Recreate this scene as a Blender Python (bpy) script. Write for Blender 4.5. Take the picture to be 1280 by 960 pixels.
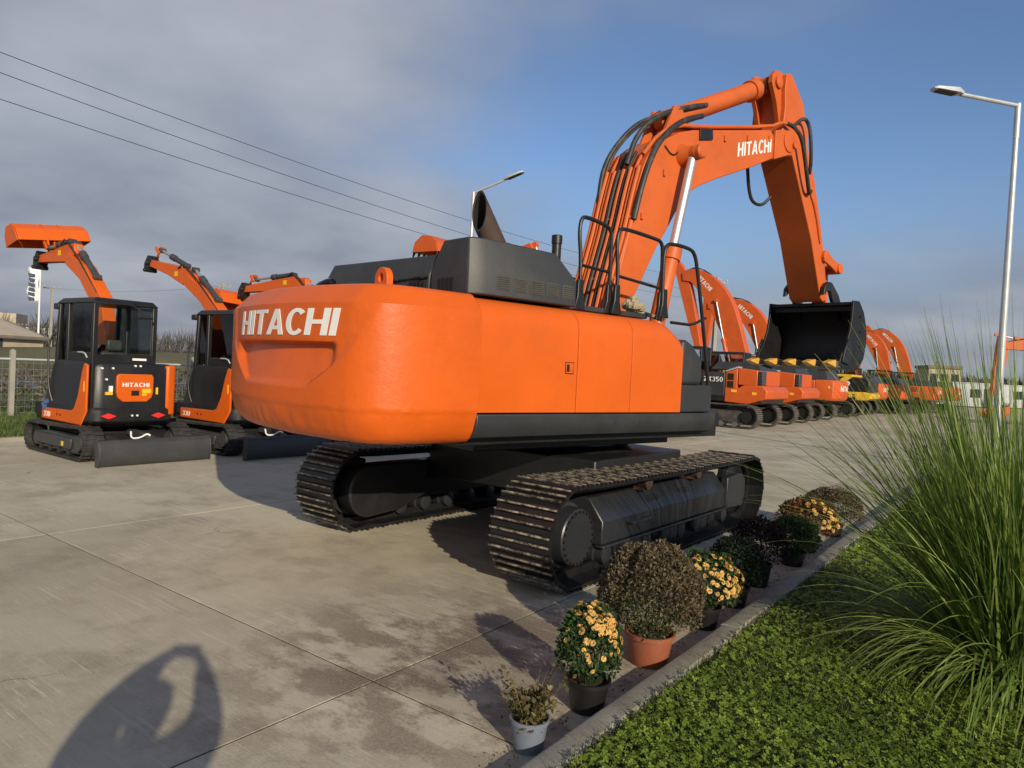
import bpy, bmesh, math, random
import numpy as np
from mathutils import Vector, Matrix
R = math.radians
random.seed(7); rng = np.random.default_rng(7)
SC = bpy.context.scene
for o in list(bpy.data.objects): bpy.data.objects.remove(o)
COL = SC.collection

# ------------------------------------------------------------------ camera, sky, sun, exposure
cam = bpy.data.cameras.new('camera'); camo = bpy.data.objects.new('camera', cam); COL.objects.link(camo)
cam.sensor_width = 36; cam.lens = 886.0/1280*36; cam.clip_end = 3000; cam.clip_start = .05
camo.matrix_world = Matrix.Translation((0, 0, 1.79)) @ Matrix.Rotation(R(90)-.0236, 4, 'X') @ Matrix.Rotation(.0516, 4, 'Z')
SC.camera = camo
SUN = Vector((.375, -.855, .359)).normalized()
W = bpy.data.worlds.new('World'); SC.world = W; W.use_nodes = True
def sky_nodes():
    nt = W.node_tree; nt.nodes.clear(); N = nt.nodes.new; L = nt.links.new
    out = N('ShaderNodeOutputWorld'); bg = N('ShaderNodeBackground'); bg.inputs[1].default_value = .1
    sky = N('ShaderNodeTexSky'); sky.sky_type = 'NISHITA'; sky.sun_disc = False
    sky.sun_elevation = math.asin(SUN.z); sky.sun_rotation = math.atan2(SUN.x, SUN.y); sky.altitude = 80; sky.air_density = 1.0; sky.dust_density = .4; sky.ozone_density = 1.2
    tc = N('ShaderNodeTexCoord'); sep = N('ShaderNodeSeparateXYZ'); L(tc.outputs['Generated'], sep.inputs[0])
    def math_(op, a, b=None, c=None):
        n = N('ShaderNodeMath'); n.operation = op
        for i, v in enumerate((a, b, c)):
            if v is None: continue
            if isinstance(v, (int, float)): n.inputs[i].default_value = v
            else: L(v, n.inputs[i])
        return n.outputs[0]
    den = math_('ADD', math_('MAXIMUM', sep.outputs[2], 0), .22)
    px = math_('DIVIDE', sep.outputs[0], den); py = math_('DIVIDE', sep.outputs[1], den)
    cv = N('ShaderNodeCombineXYZ'); L(px, cv.inputs[0]); L(py, cv.inputs[1])
    def noise(scale, detail, rough, off):
        mp = N('ShaderNodeMapping'); mp.inputs['Location'].default_value = off; L(cv.outputs[0], mp.inputs[0])
        n = N('ShaderNodeTexNoise'); n.inputs['Scale'].default_value = scale; n.inputs['Detail'].default_value = detail; n.inputs['Roughness'].default_value = rough
        L(mp.outputs[0], n.inputs['Vector']); return n.outputs[0]
    n1 = noise(.60, 5, .48, (1.3, .4, 0)); n2 = noise(1.5, 6, .5, (4.1, 2.2, 0))
    # a broad bank of stratus lies to the left (west) and thins towards the right
    bank = math_('MAXIMUM', math_('MULTIPLY', px, -.26), -.16)
    cl = math_('ADD', math_('ADD', math_('MULTIPLY', n1, 1.15), math_('MULTIPLY', n2, .35)), bank)
    lowb = N('ShaderNodeMapRange'); L(sep.outputs[2], lowb.inputs[0]); lowb.inputs[1].default_value = .28; lowb.inputs[2].default_value = .0; lowb.inputs[3].default_value = 0; lowb.inputs[4].default_value = .34; cl = math_('ADD', cl, lowb.outputs[0])
    rmp = N('ShaderNodeMapRange'); rmp.interpolation_type = 'SMOOTHSTEP'; L(cl, rmp.inputs[0]); rmp.inputs[1].default_value = .56; rmp.inputs[2].default_value = .98; rmp.inputs[3].default_value = .06; rmp.inputs[4].default_value = .92
    cr = N('ShaderNodeValToRGB'); L(math_('ADD', math_('MULTIPLY', n2, .6), math_('MULTIPLY', n1, .4)), cr.inputs[0])
    cr.color_ramp.elements[0].position = .36; cr.color_ramp.elements[0].color = (1.95, 2.15, 2.70, 1)
    cr.color_ramp.elements[1].position = .66; cr.color_ramp.elements[1].color = (4.3, 4.5, 4.95, 1)
    tint = N('ShaderNodeMixRGB'); tint.blend_type = 'MULTIPLY'; tint.inputs[0].default_value = 1; L(sky.outputs[0], tint.inputs[1]); tint.inputs[2].default_value = (.80, .95, 1.18, 1)
    # low haze all round the horizon
    hz = N('ShaderNodeMapRange'); hz.interpolation_type = 'SMOOTHSTEP'; L(sep.outputs[2], hz.inputs[0]); hz.inputs[1].default_value = .30; hz.inputs[2].default_value = -.02; hz.inputs[3].default_value = 0; hz.inputs[4].default_value = .92
    hm = N('ShaderNodeMixRGB'); L(hz.outputs[0], hm.inputs[0]); L(tint.outputs[0], hm.inputs[1]); hm.inputs[2].default_value = (2.05, 2.4, 3.15, 1)
    mix = N('ShaderNodeMixRGB'); L(rmp.outputs[0], mix.inputs[0]); L(hm.outputs[0], mix.inputs[1]); L(cr.outputs[0], mix.inputs[2])
    L(mix.outputs[0], bg.inputs[0]); L(bg.outputs[0], out.inputs[0])
sky_nodes()
sl = bpy.data.lights.new('sun', 'SUN'); sl.energy = 4.4; sl.angle = R(.55); sl.color = (1, .87, .66)
so = bpy.data.objects.new('sun', sl); COL.objects.link(so); so.rotation_euler = SUN.to_track_quat('Z', 'Y').to_euler(); so.location = (5, -10, 20)
SC.render.engine = 'CYCLES'; SC.view_settings.view_transform = 'Standard'; SC.view_settings.look = 'None'; SC.view_settings.exposure = 0.1; SC.view_settings.gamma = 1
SC.render.resolution_x = 1024; SC.render.resolution_y = 768

# ------------------------------------------------------------------ materials
MATS = {}
def P(name, col, rough=.5, metal=0., var=.12, scale=2.5, bump=0., bscale=30., dirt=None, coat=0., world=False, spec=.5, wear=None, scuff=0.):
    m = bpy.data.materials.new(name); m.use_nodes = True; nt = m.node_tree; N = nt.nodes.new; L = nt.links.new
    b = nt.nodes['Principled BSDF']; b.inputs['Roughness'].default_value = rough; b.inputs['Metallic'].default_value = metal
    b.inputs['Specular IOR Level'].default_value = spec; b.inputs['Coat Weight'].default_value = coat; b.inputs['Coat Roughness'].default_value = .15
    if world: vec = N('ShaderNodeNewGeometry').outputs['Position']
    else: vec = N('ShaderNodeTexCoord').outputs['Object']
    def noise(s, d=5, r=.6):
        n = N('ShaderNodeTexNoise'); n.inputs['Scale'].default_value = s; n.inputs['Detail'].default_value = d; n.inputs['Roughness'].default_value = r; L(vec, n.inputs['Vector']); return n
    n1 = noise(scale)
    cr = N('ShaderNodeValToRGB'); cr.color_ramp.elements[0].position = .3; cr.color_ramp.elements[1].position = .7
    cr.color_ramp.elements[0].color = (*[c*(1-var) for c in col], 1); cr.color_ramp.elements[1].color = (*[min(1, c*(1+var)) for c in col], 1)
    L(n1.outputs[0], cr.inputs[0]); last = cr.outputs[0]
    if dirt:
        dc, amt, ds = dirt
        n2 = noise(ds, 8, .7); mr = N('ShaderNodeMapRange'); L(n2.outputs[0], mr.inputs[0]); mr.inputs[1].default_value = .5; mr.inputs[2].default_value = .72; mr.inputs[4].default_value = amt
        mx = N('ShaderNodeMixRGB'); L(mr.outputs[0], mx.inputs[0]); L(last, mx.inputs[1]); mx.inputs[2].default_value = (*dc, 1); last = mx.outputs[0]
    if scuff:
        mp = N('ShaderNodeMapping'); mp.inputs['Scale'].default_value = (1, 1, 9); mp.inputs['Rotation'].default_value = (.3, .5, 0); L(vec, mp.inputs[0]); n5 = N('ShaderNodeTexNoise'); n5.inputs['Scale'].default_value = 9; n5.inputs['Detail'].default_value = 9; n5.inputs['Roughness'].default_value = .75; L(mp.outputs[0], n5.inputs['Vector'])
        mr = N('ShaderNodeMapRange'); L(n5.outputs[0], mr.inputs[0]); mr.inputs[1].default_value = .60; mr.inputs[2].default_value = .74; mr.inputs[4].default_value = scuff; mx = N('ShaderNodeMixRGB'); L(mr.outputs[0], mx.inputs[0]); L(last, mx.inputs[1]); mx.inputs[2].default_value = (.50, .20, .08, 1); last = mx.outputs[0]
    if wear:
        at = N('ShaderNodeAttribute'); at.attribute_name = 'wear'; n3 = noise(14, 6, .7); mr = N('ShaderNodeMapRange'); L(n3.outputs[0], mr.inputs[0]); mr.inputs[1].default_value = .42; mr.inputs[2].default_value = .62
        mm = N('ShaderNodeMath'); mm.operation = 'MULTIPLY'; wr = N('ShaderNodeMapRange'); L(at.outputs['Fac'], wr.inputs[0]); wr.inputs[1].default_value = .62; wr.inputs[2].default_value = 1.; L(wr.outputs[0], mm.inputs[0]); L(mr.outputs[0], mm.inputs[1])
        mx = N('ShaderNodeMixRGB'); L(mm.outputs[0], mx.inputs[0]); L(last, mx.inputs[1]); mx.inputs[2].default_value = (*wear, 1); last = mx.outputs[0]
    L(last, b.inputs['Base Color'])
    rr = N('ShaderNodeMapRange'); L(n1.outputs[0], rr.inputs[0]); rr.inputs[3].default_value = max(0, rough-.08); rr.inputs[4].default_value = min(1, rough+.08); L(rr.outputs[0], b.inputs['Roughness'])
    if bump:
        n4 = noise(bscale, 6, .6); bp = N('ShaderNodeBump'); bp.inputs['Strength'].default_value = bump; bp.inputs['Distance'].default_value = .02; L(n4.outputs[0], bp.inputs['Height']); L(bp.outputs[0], b.inputs['Normal'])
    MATS[name] = m; return m
P('orange', (.63, .108, .007), .42, var=.06, scale=1.2, bump=.05, bscale=18, coat=.04, spec=.35, scuff=.35, dirt=((.40, .085, .014), .3, 3))
P('orange_cast', (.61, .103, .007), .42, var=.09, scale=1.5, bump=.18, bscale=16, coat=.06, spec=.4, scuff=.4, dirt=((.40, .082, .012), .4, 2.2))
P('orange_boom', (.56, .112, .020), .5, var=.10, scale=1.6, bump=.08, bscale=12, spec=.35, scuff=.45, dirt=((.34, .085, .03), .38, 3.5))
P('orange_far', (.58, .095, .012), .48, var=.10, scale=1.2, dirt=((.30, .07, .02), .45, 2))
P('yellow', (.70, .42, .03), .5, var=.1, scale=2, dirt=((.3, .2, .06), .3, 3))
P('tooth', (.62, .34, .05), .55, var=.12, scale=8, dirt=((.2, .12, .04), .4, 12))
P('black', (.011, .011, .012), .42, var=.3, scale=3, bump=.08, bscale=25, dirt=((.035, .033, .03), .25, 4))
P('bucket_black', (.006, .006, .0065), .5, var=.3, scale=3, bump=.15, bscale=25, dirt=((.02, .018, .016), .3, 5))
P('track', (.011, .011, .012), .40, var=.3, scale=5, bump=.12, bscale=30, dirt=((.03, .027, .023), .25, 6), wear=(.40, .34, .25))
P('frame', (.022, .024, .028), .38, var=.2, scale=3, bump=.1, bscale=30, dirt=((.05, .047, .042), .14, 9))
P('track_far', (.045, .042, .040), .6, var=.3, scale=4, bump=.1, dirt=((.16, .13, .10), .6, 5), wear=(.30, .25, .20))
P('rubber', (.022, .022, .023), .75, var=.3, scale=5, bump=.15, dirt=((.10, .085, .065), .5, 6))
P('hood', (.030, .032, .036), .5, var=.15, scale=2, bump=.05, bscale=30, dirt=((.075, .07, .055), .4, 2.5))
P('louvre', (.055, .055, .048), .7, var=.2, scale=8)
P('grey', (.045, .047, .05), .5, var=.1, scale=4, dirt=((.09, .085, .07), .25, 4))
P('glassblack', (.006, .006, .007), .12, var=.1)
P('chrome', (.62, .62, .64), .5, metal=.9, var=.05)
P('steel', (.30, .31, .33), .35, metal=.8, var=.15)
P('galv', (.52, .54, .56), .42, metal=.35, var=.12, scale=4)
P('hose', (.022, .022, .022), .55, var=.3, scale=8, dirt=((.11, .10, .08), .7, 5))
P('rust', (.055, .035, .026), .75, var=.3, scale=6, bump=.2, dirt=((.11, .05, .03), .6, 9))
P('soot_and_hole_shade', (.008, .007, .007), .95)  # exhaust soot; elsewhere black painted for the shade inside slots, seams and recesses
P('white', (.78, .78, .77), .5, var=.05)
P('sticker', (.80, .48, .02), .5, var=.05)
P('red', (.75, .03, .03), .4, var=.05)
P('amber', (.9, .45, .04), .35, var=.05)
P('blue_rag', (.05, .09, .22), .9, var=.2)
P('rag', (.36, .30, .20), .95, var=.3, scale=25, bump=.5, bscale=60)
P('kerb', (.29, .268, .222), .9, var=.2, scale=1.6, bump=.16, bscale=45, dirt=((.13, .115, .085), .6, 4), world=True)
P('soil', (.045, .034, .022), .95, var=.4, scale=20, bump=.6, bscale=60)
P('lawn_soil', (.035, .045, .014), .95, var=.5, scale=6, bump=.6, bscale=60, world=True)
P('verge', (.075, .115, .028), .95, var=.4, scale=1.4, bump=.7, bscale=25, world=True, dirt=((.13, .115, .05), .5, .8))
P('field', (.10, .095, .042), .95, var=.45, scale=.08, bump=.6, bscale=4, world=True, dirt=((.095, .075, .05), .7, .05))
P('asphalt', (.13, .13, .135), .9, var=.15, scale=.5, world=True)
P('terracotta', (.28, .085, .040), .7, var=.15, scale=6, bump=.1, dirt=((.22, .09, .05), .4, 8))
P('pot_black', (.010, .010, .011), .45, var=.2)
P('pot_grey', (.16, .185, .235), .5, var=.12, scale=6, dirt=((.12, .12, .12), .4, 10))
P('concrete_pole', (.30, .285, .25), .9, var=.15, scale=2)
P('plaster', (.42, .36, .27), .9, var=.1, scale=1)
P('roofing', (.20, .17, .14), .9, var=.2, scale=2)
P('pane_dark', (.03, .035, .045), .15, var=.1)
P('skin', (.42, .24, .17), .6); P('jacket', (.04, .05, .08), .85); P('jeans', (.06, .08, .14), .9)
def leaf(name, a, b, c=None, rough=.55, trans=.25):
    m = bpy.data.materials.new(name); m.use_nodes = True; nt = m.node_tree; N = nt.nodes.new; L = nt.links.new
    b0 = nt.nodes['Principled BSDF']; b0.inputs['Roughness'].default_value = rough; b0.inputs['Specular IOR Level'].default_value = .3
    at = N('ShaderNodeAttribute'); at.attribute_name = 'tone'; cr = N('ShaderNodeValToRGB'); cols = [a, b] + ([c] if c else [])
    cr.color_ramp.elements[0].color = (*a, 1); cr.color_ramp.elements[1].color = (*cols[-1], 1)
    if c: e = cr.color_ramp.elements.new(.5); e.color = (*b, 1)
    L(at.outputs['Fac'], cr.inputs[0]); L(cr.outputs[0], b0.inputs['Base Color'])
    t = N('ShaderNodeBsdfTranslucent'); L(cr.outputs[0], t.inputs[0]); mx = N('ShaderNodeMixShader'); mx.inputs[0].default_value = trans
    L(b0.outputs[0], mx.inputs[1]); L(t.outputs[0], mx.inputs[2]); L(mx.outputs[0], nt.nodes['Material Output'].inputs[0]); MATS[name] = m
leaf('clover', (.075, .115, .013), (.165, .245, .028), (.29, .36, .065))
leaf('grassblade', (.055, .085, .016), (.115, .155, .030), (.24, .22, .08))
leaf('pampas', (.052, .108, .018), (.145, .240, .042), (.34, .41, .12), trans=.38)
leaf('mum_dry', (.060, .046, .026), (.105, .080, .045), (.190, .150, .090), trans=.1)
leaf('mum_mix', (.022, .038, .012), (.055, .065, .022), (.10, .095, .04), trans=.15)
leaf('mum_green', (.016, .040, .013), (.034, .075, .020), (.070, .120, .034), trans=.2)
leaf('mum_dark', (.008, .016, .009), (.016, .032, .014), (.03, .05, .02), trans=.1)
leaf('mum_burgundy', (.012, .006, .008), (.026, .012, .013), (.045, .024, .02), trans=.1)
leaf('mum_rust', (.055, .022, .010), (.13, .055, .018), (.22, .11, .03), trans=.15)
leaf('scrag', (.05, .06, .018), (.12, .09, .035), (.24, .19, .09), trans=.15)
leaf('bloom', (.62, .30, .05), (.74, .46, .13), (.82, .60, .28), trans=.15)
leaf('hedge', (.050, .036, .022), (.095, .070, .042), (.16, .125, .08), trans=.05)
leaf('wood', (.050, .046, .044), (.075, .068, .062), (.105, .095, .085), trans=0.)
leaf('vergeblade', (.055, .085, .020), (.095, .140, .032), (.16, .17, .06))
def glass(name, tint, mixv):
    m = bpy.data.materials.new(name); m.use_nodes = True; nt = m.node_tree; N = nt.nodes.new; L = nt.links.new; nt.nodes.remove(nt.nodes['Principled BSDF'])
    t = N('ShaderNodeBsdfTransparent'); t.inputs[0].default_value = (*tint, 1); g = N('ShaderNodeBsdfGlossy'); g.inputs['Roughness'].default_value = .03
    fr = N('ShaderNodeFresnel'); fr.inputs[0].default_value = mixv; mx = N('ShaderNodeMixShader'); L(fr.outputs[0], mx.inputs[0]); L(t.outputs[0], mx.inputs[1]); L(g.outputs[0], mx.inputs[2])
    L(mx.outputs[0], nt.nodes['Material Output'].inputs[0]); MATS[name] = m
glass('glass', (.93, .97, .95), 1.5)
def concrete():
    m = bpy.data.materials.new('concrete'); m.use_nodes = True; nt = m.node_tree; N = nt.nodes.new; L = nt.links.new; b = nt.nodes['Principled BSDF']
    pos = N('ShaderNodeNewGeometry').outputs['Position']
    rot = N('ShaderNodeVectorRotate'); rot.rotation_type = 'Z_AXIS'; rot.inputs['Angle'].default_value = math.atan2(.6, .8); L(pos, rot.inputs['Vector']); grid = rot.outputs[0]   # x = across (t), y = along (s)
    def noise(s, d=6, r=.6, sc=(1, 1, 1), off=(0, 0, 0), v=None):
        mp = N('ShaderNodeMapping'); mp.inputs['Scale'].default_value = sc; mp.inputs['Location'].default_value = off; L(v or grid, mp.inputs[0])
        n = N('ShaderNodeTexNoise'); n.inputs['Scale'].default_value = s; n.inputs['Detail'].default_value = d; n.inputs['Roughness'].default_value = r; L(mp.outputs[0], n.inputs['Vector']); return n.outputs[0]
    def rng_(v, a, b_, c=0., d=1., smooth=True):
        n = N('ShaderNodeMapRange'); n.interpolation_type = 'SMOOTHSTEP' if smooth else 'LINEAR'; L(v, n.inputs[0])
        for i, x in enumerate((a, b_, c, d)): n.inputs[i+1].default_value = x
        return n.outputs[0]
    def mix(f, a, bcol):
        n = N('ShaderNodeMixRGB'); L(f, n.inputs[0]); L(a, n.inputs[1]) if not isinstance(a, tuple) else setattr(n.inputs[1], 'default_value', (*a, 1)); n.inputs[2].default_value = (*bcol, 1); return n.outputs[0]
    def mul(a, c):
        n = N('ShaderNodeMath'); n.operation = 'MULTIPLY'; L(a, n.inputs[0])
        if isinstance(c, (int, float)): n.inputs[1].default_value = c
        else: L(c, n.inputs[1])
        return n.outputs[0]
    c = mix(rng_(noise(.35, 6, .6), .35, .65), (.38, .342, .250), (.50, .457, .350))
    c = mix(mul(rng_(noise(1.3, 8, .65, off=(3, 1, 0)), .46, .68), .7), c, (.255, .22, .155))
    c = mix(mul(rng_(noise(.55, 8, .7, off=(9, 4, 0)), .48, .66), .55), c, (.24, .215, .165))
    # broom and scraper marks along the joints
    c = mix(mul(rng_(noise(1., 6, .7, sc=(1.1, 26, 1)), .52, .68), mul(rng_(noise(.5, 5, .65, off=(5, 7, 0)), .46, .62), .8)), c, (.62, .58, .48))
    c = mix(mul(rng_(noise(1., 4, .7, sc=(1.6, 60, 1), off=(8, 3, 0)), .58, .64), mul(rng_(noise(.7, 5, .6, off=(6, 2, 0)), .48, .60), .8)), c, (.68, .64, .55))
    grit = N('ShaderNodeTexVoronoi'); grit.inputs['Scale'].default_value = 95; L(grid, grit.inputs['Vector']); c = mix(mul(rng_(grit.outputs['Distance'], .22, .05), .35), c, (.20, .18, .14))
    vo = N('ShaderNodeTexVoronoi'); vo.feature = 'DISTANCE_TO_EDGE'; vo.inputs['Scale'].default_value = .33; wv = N('ShaderNodeVectorMath'); wv.operation = 'ADD'; nn = N('ShaderNodeTexNoise'); nn.inputs['Scale'].default_value = 1.7; nn.inputs['Detail'].default_value = 6; L(grid, nn.inputs['Vector']); L(grid, wv.inputs[0]); L(nn.outputs['Color'], wv.inputs[1]); L(wv.outputs[0], vo.inputs['Vector'])
    c = mix(mul(rng_(vo.outputs['Distance'], .0035, .0012), mul(rng_(noise(.4, 3, .5, off=(1, 6, 0)), .50, .56), .7)), c, (.10, .085, .065))
    c = mix(mul(rng_(noise(1., 5, .65, sc=(.7, 17, 1), off=(2, 9, 0)), .56, .75), .35), c, (.22, .195, .15))
    # brown track and oil marks around the pots and the track
    d = N('ShaderNodeVectorMath'); d.operation = 'DISTANCE'; L(grid, d.inputs[0]); d.inputs[1].default_value = (-2.75, 3.25, 0)
    blot = mul(rng_(d.outputs['Value'], 2.1, .3), rng_(noise(1.6, 8, .72, sc=(1, 1.6, 1), off=(2, 2, 0)), .44, .56)); c = mix(mul(blot, .78), c, (.095, .068, .045))
    fine = noise(60, 6, .7); c = mix(mul(rng_(fine, .35, .7), .22), c, (.62, .58, .5)); 
    oi = N('ShaderNodeObjectInfo'); hs = N('ShaderNodeHueSaturation'); L(c, hs.inputs['Color']); L(rng_(oi.outputs['Random'], 0, 1, .88, 1.08, False), hs.inputs['Value']); L(hs.outputs[0], b.inputs['Base Color'])
    b.inputs['Roughness'].default_value = .85; b.inputs['Specular IOR Level'].default_value = .25
    bp = N('ShaderNodeBump'); bp.inputs['Strength'].default_value = .35; bp.inputs['Distance'].default_value = .008
    add = N('ShaderNodeMath'); L(fine, add.inputs[0]); L(noise(1., 6, .7, sc=(1.1, 26, 1)), add.inputs[1]); L(add.outputs[0], bp.inputs['Height']); L(bp.outputs[0], b.inputs['Normal']); MATS['concrete'] = m
concrete()

# ------------------------------------------------------------------ mesh helpers
class MB:
    def __init__(s): s.V = []; s.F = []
    def add(s, v, f):
        n = len(s.V); s.V += [tuple(p) for p in v]; s.F += [tuple(i+n for i in q) for q in f]; return s
    def box(s, x0, x1, y0, y1, z0, z1):
        return s.add([(x0,y0,z0),(x1,y0,z0),(x1,y1,z0),(x0,y1,z0),(x0,y0,z1),(x1,y0,z1),(x1,y1,z1),(x0,y1,z1)], [(0,3,2,1),(4,5,6,7),(0,1,5,4),(1,2,6,5),(2,3,7,6),(3,0,4,7)])
    def prism(s, poly, y0, y1):
        n = len(poly); return s.add([(x,y0,z) for x,z in poly]+[(x,y1,z) for x,z in poly], [tuple(range(n)), tuple(range(2*n-1,n-1,-1))]+[(i,(i+1)%n,(i+1)%n+n,i+n) for i in range(n)])
    def prismx(s, poly, x0, x1):
        n = len(poly); return s.add([(x0,y,z) for y,z in poly]+[(x1,y,z) for y,z in poly], [tuple(range(n)), tuple(range(2*n-1,n-1,-1))]+[(i,(i+1)%n,(i+1)%n+n,i+n) for i in range(n)])
    def prismz(s, poly, z0, z1, poly2=None):
        n = len(poly); q = poly2 or poly
        return s.add([(x,y,z0) for x,y in poly]+[(x,y,z1) for x,y in q], [tuple(range(n)), tuple(range(2*n-1,n-1,-1))]+[(i,(i+1)%n,(i+1)%n+n,i+n) for i in range(n)])
    def cyl(s, p0, p1, r0, r1=None, n=16, caps=True):
        p0 = Vector(p0); p1 = Vector(p1); r1 = r0 if r1 is None else r1; d = (p1-p0).normalized(); a = d.orthogonal().normalized(); b = d.cross(a)
        v = []
        for p, r in ((p0, r0), (p1, r1)):
            for i in range(n): t = 2*math.pi*i/n; v.append(p+a*(r*math.cos(t))+b*(r*math.sin(t)))
        f = [(i,(i+1)%n,(i+1)%n+n,i+n) for i in range(n)]
        if caps: f += [tuple(range(n-1,-1,-1)), tuple(range(n,2*n))]
        return s.add(v, f)
    def tube(s, pts, r, n=8, smooth=0):
        pts = [Vector(p) for p in pts]
        for _ in range(smooth):
            q = [pts[0]]
            for a, b in zip(pts[:-1], pts[1:]): q += [a*.75+b*.25, a*.25+b*.75]
            pts = q+[pts[-1]]
        m = len(pts); v = []; ref = None; rr = r if isinstance(r, (list, tuple)) else None
        for i, p in enumerate(pts):
            d = (pts[min(i+1,m-1)]-pts[max(i-1,0)]).normalized()
            if ref is None: ref = d.orthogonal().normalized()
            ref = (ref-d*ref.dot(d)); ref = ref.normalized() if ref.length > 1e-6 else d.orthogonal().normalized(); b = d.cross(ref)
            rad = rr[0]+(rr[1]-rr[0])*i/(m-1) if rr else r
            for k in range(n): t = 2*math.pi*k/n; v.append(p+ref*(rad*math.cos(t))+b*(rad*math.sin(t)))
        f = [(i*n+k, i*n+(k+1)%n, (i+1)*n+(k+1)%n, (i+1)*n+k) for i in range(m-1) for k in range(n)]
        f += [tuple(range(n-1,-1,-1)), tuple(range((m-1)*n, m*n))]
        return s.add(v, f)
    def lathe(s, prof, n=24, c=(0,0,0), axis='z', closed=False):
        v = []; m = len(prof)
        for r, z in prof:
            for k in range(n):
                t = 2*math.pi*k/n; a, b = r*math.cos(t), r*math.sin(t)
                v.append((c[0]+a, c[1]+b, c[2]+z) if axis == 'z' else ((c[0]+a, c[1]+z, c[2]+b) if axis == 'y' else (c[0]+z, c[1]+a, c[2]+b)))
        f = [(i*n+k, i*n+(k+1)%n, (i+1)*n+(k+1)%n, (i+1)*n+k) for i in range(m-1) for k in range(n)]
        f += [tuple(range(n-1,-1,-1)), tuple(range((m-1)*n, m*n))] if not closed else [((m-1)*n+k, (m-1)*n+(k+1)%n, (k+1)%n, k) for k in range(n)]
        return s.add(v, f)
    def limb(s, pts, y0, y1):
        up, lo = [], []; m = len(pts)
        for i, (x, z, h) in enumerate(pts):
            a = pts[max(i-1,0)]; b = pts[min(i+1,m-1)]; dx, dz = b[0]-a[0], b[1]-a[1]; l = math.hypot(dx, dz); nx, nz = -dz/l, dx/l
            up.append((x+nx*h, z+nz*h)); lo.append((x-nx*h, z-nz*h))
        return s.prism(up+lo[::-1], y0, y1)
    def sheet(s, prof, th, y0, y1):   # bent plate: profile (x,z) extruded across y with thickness
        up = prof; lo = []; m = len(prof)
        for i, (x, z) in enumerate(prof):
            a = prof[max(i-1,0)]; b = prof[min(i+1,m-1)]; dx, dz = b[0]-a[0], b[1]-a[1]; l = math.hypot(dx, dz) or 1; lo.append((x-dz/l*th, z+dx/l*th))
        n0 = len(s.V); 
        v = [(x,y0,z) for x,z in up]+[(x,y1,z) for x,z in up]+[(x,y0,z) for x,z in lo]+[(x,y1,z) for x,z in lo]; f = []
        for i in range(m-1): f += [(i,i+1,m+i+1,m+i), (2*m+i,3*m+i,3*m+i+1,2*m+i+1), (i,2*m+i,2*m+i+1,i+1), (m+i,m+i+1,3*m+i+1,3*m+i)]
        f += [(0,m,3*m,2*m), (m-1,3*m-1,4*m-1,2*m-1)]
        return s.add(v, f)
    def build(s, name, mat, parent=None, bevel=0, smooth=35, loc=None, rotz=None, norm=True, seg=2):
        me = bpy.data.meshes.new(name); me.from_pydata(s.V, [], s.F)
        if norm:
            bm = bmesh.new(); bm.from_mesh(me); bmesh.ops.recalc_face_normals(bm, faces=bm.faces); bm.to_mesh(me); bm.free()
        if smooth: me.shade_smooth(); me.set_sharp_from_angle(angle=R(smooth))
        me.materials.append(MATS[mat]); return link(name, me, parent, bevel, loc, rotz, seg)
def link(name, me, parent=None, bevel=0, loc=None, rotz=None, seg=2):
    o = bpy.data.objects.new(name, me); COL.objects.link(o)
    if parent: o.parent = parent
    if loc is not None: o.location = loc
    if rotz is not None: o.rotation_euler = (0, 0, rotz)
    if bevel:
        b = o.modifiers.new('bevel', 'BEVEL'); b.width = bevel; b.segments = seg; b.limit_method = 'ANGLE'; b.angle_limit = R(40); b.harden_normals = False
    return o
def tag(o, label=None, cat=None, group=None, kind=None):
    if label: o['label'] = label
    if cat: o['category'] = cat
    if group: o['group'] = group
    if kind: o['kind'] = kind
    return o
def empty(name, loc, rz=0, label=None, cat=None, group=None, kind=None):
    o = bpy.data.objects.new(name, None); COL.objects.link(o); o.location = loc; o.rotation_euler = (0, 0, rz); o.empty_display_size = .2
    return tag(o, label, cat, group, kind)
def B(x0, x1, y0, y1, z0, z1): return MB().box(x0, x1, y0, y1, z0, z1)
def cylo(p0, p1, r0, r1=None, n=16): return MB().cyl(p0, p1, r0, r1, n)
def tubeo(pts, r, n=8, smooth=0): return MB().tube(pts, r, n, smooth)
E2 = (.6, .8); E1 = (.8, -.6)
def st(s, t, z=0.): return (s*E2[0]+t*E1[0], s*E2[1]+t*E1[1], z)   # along the kerb, across it

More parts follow.
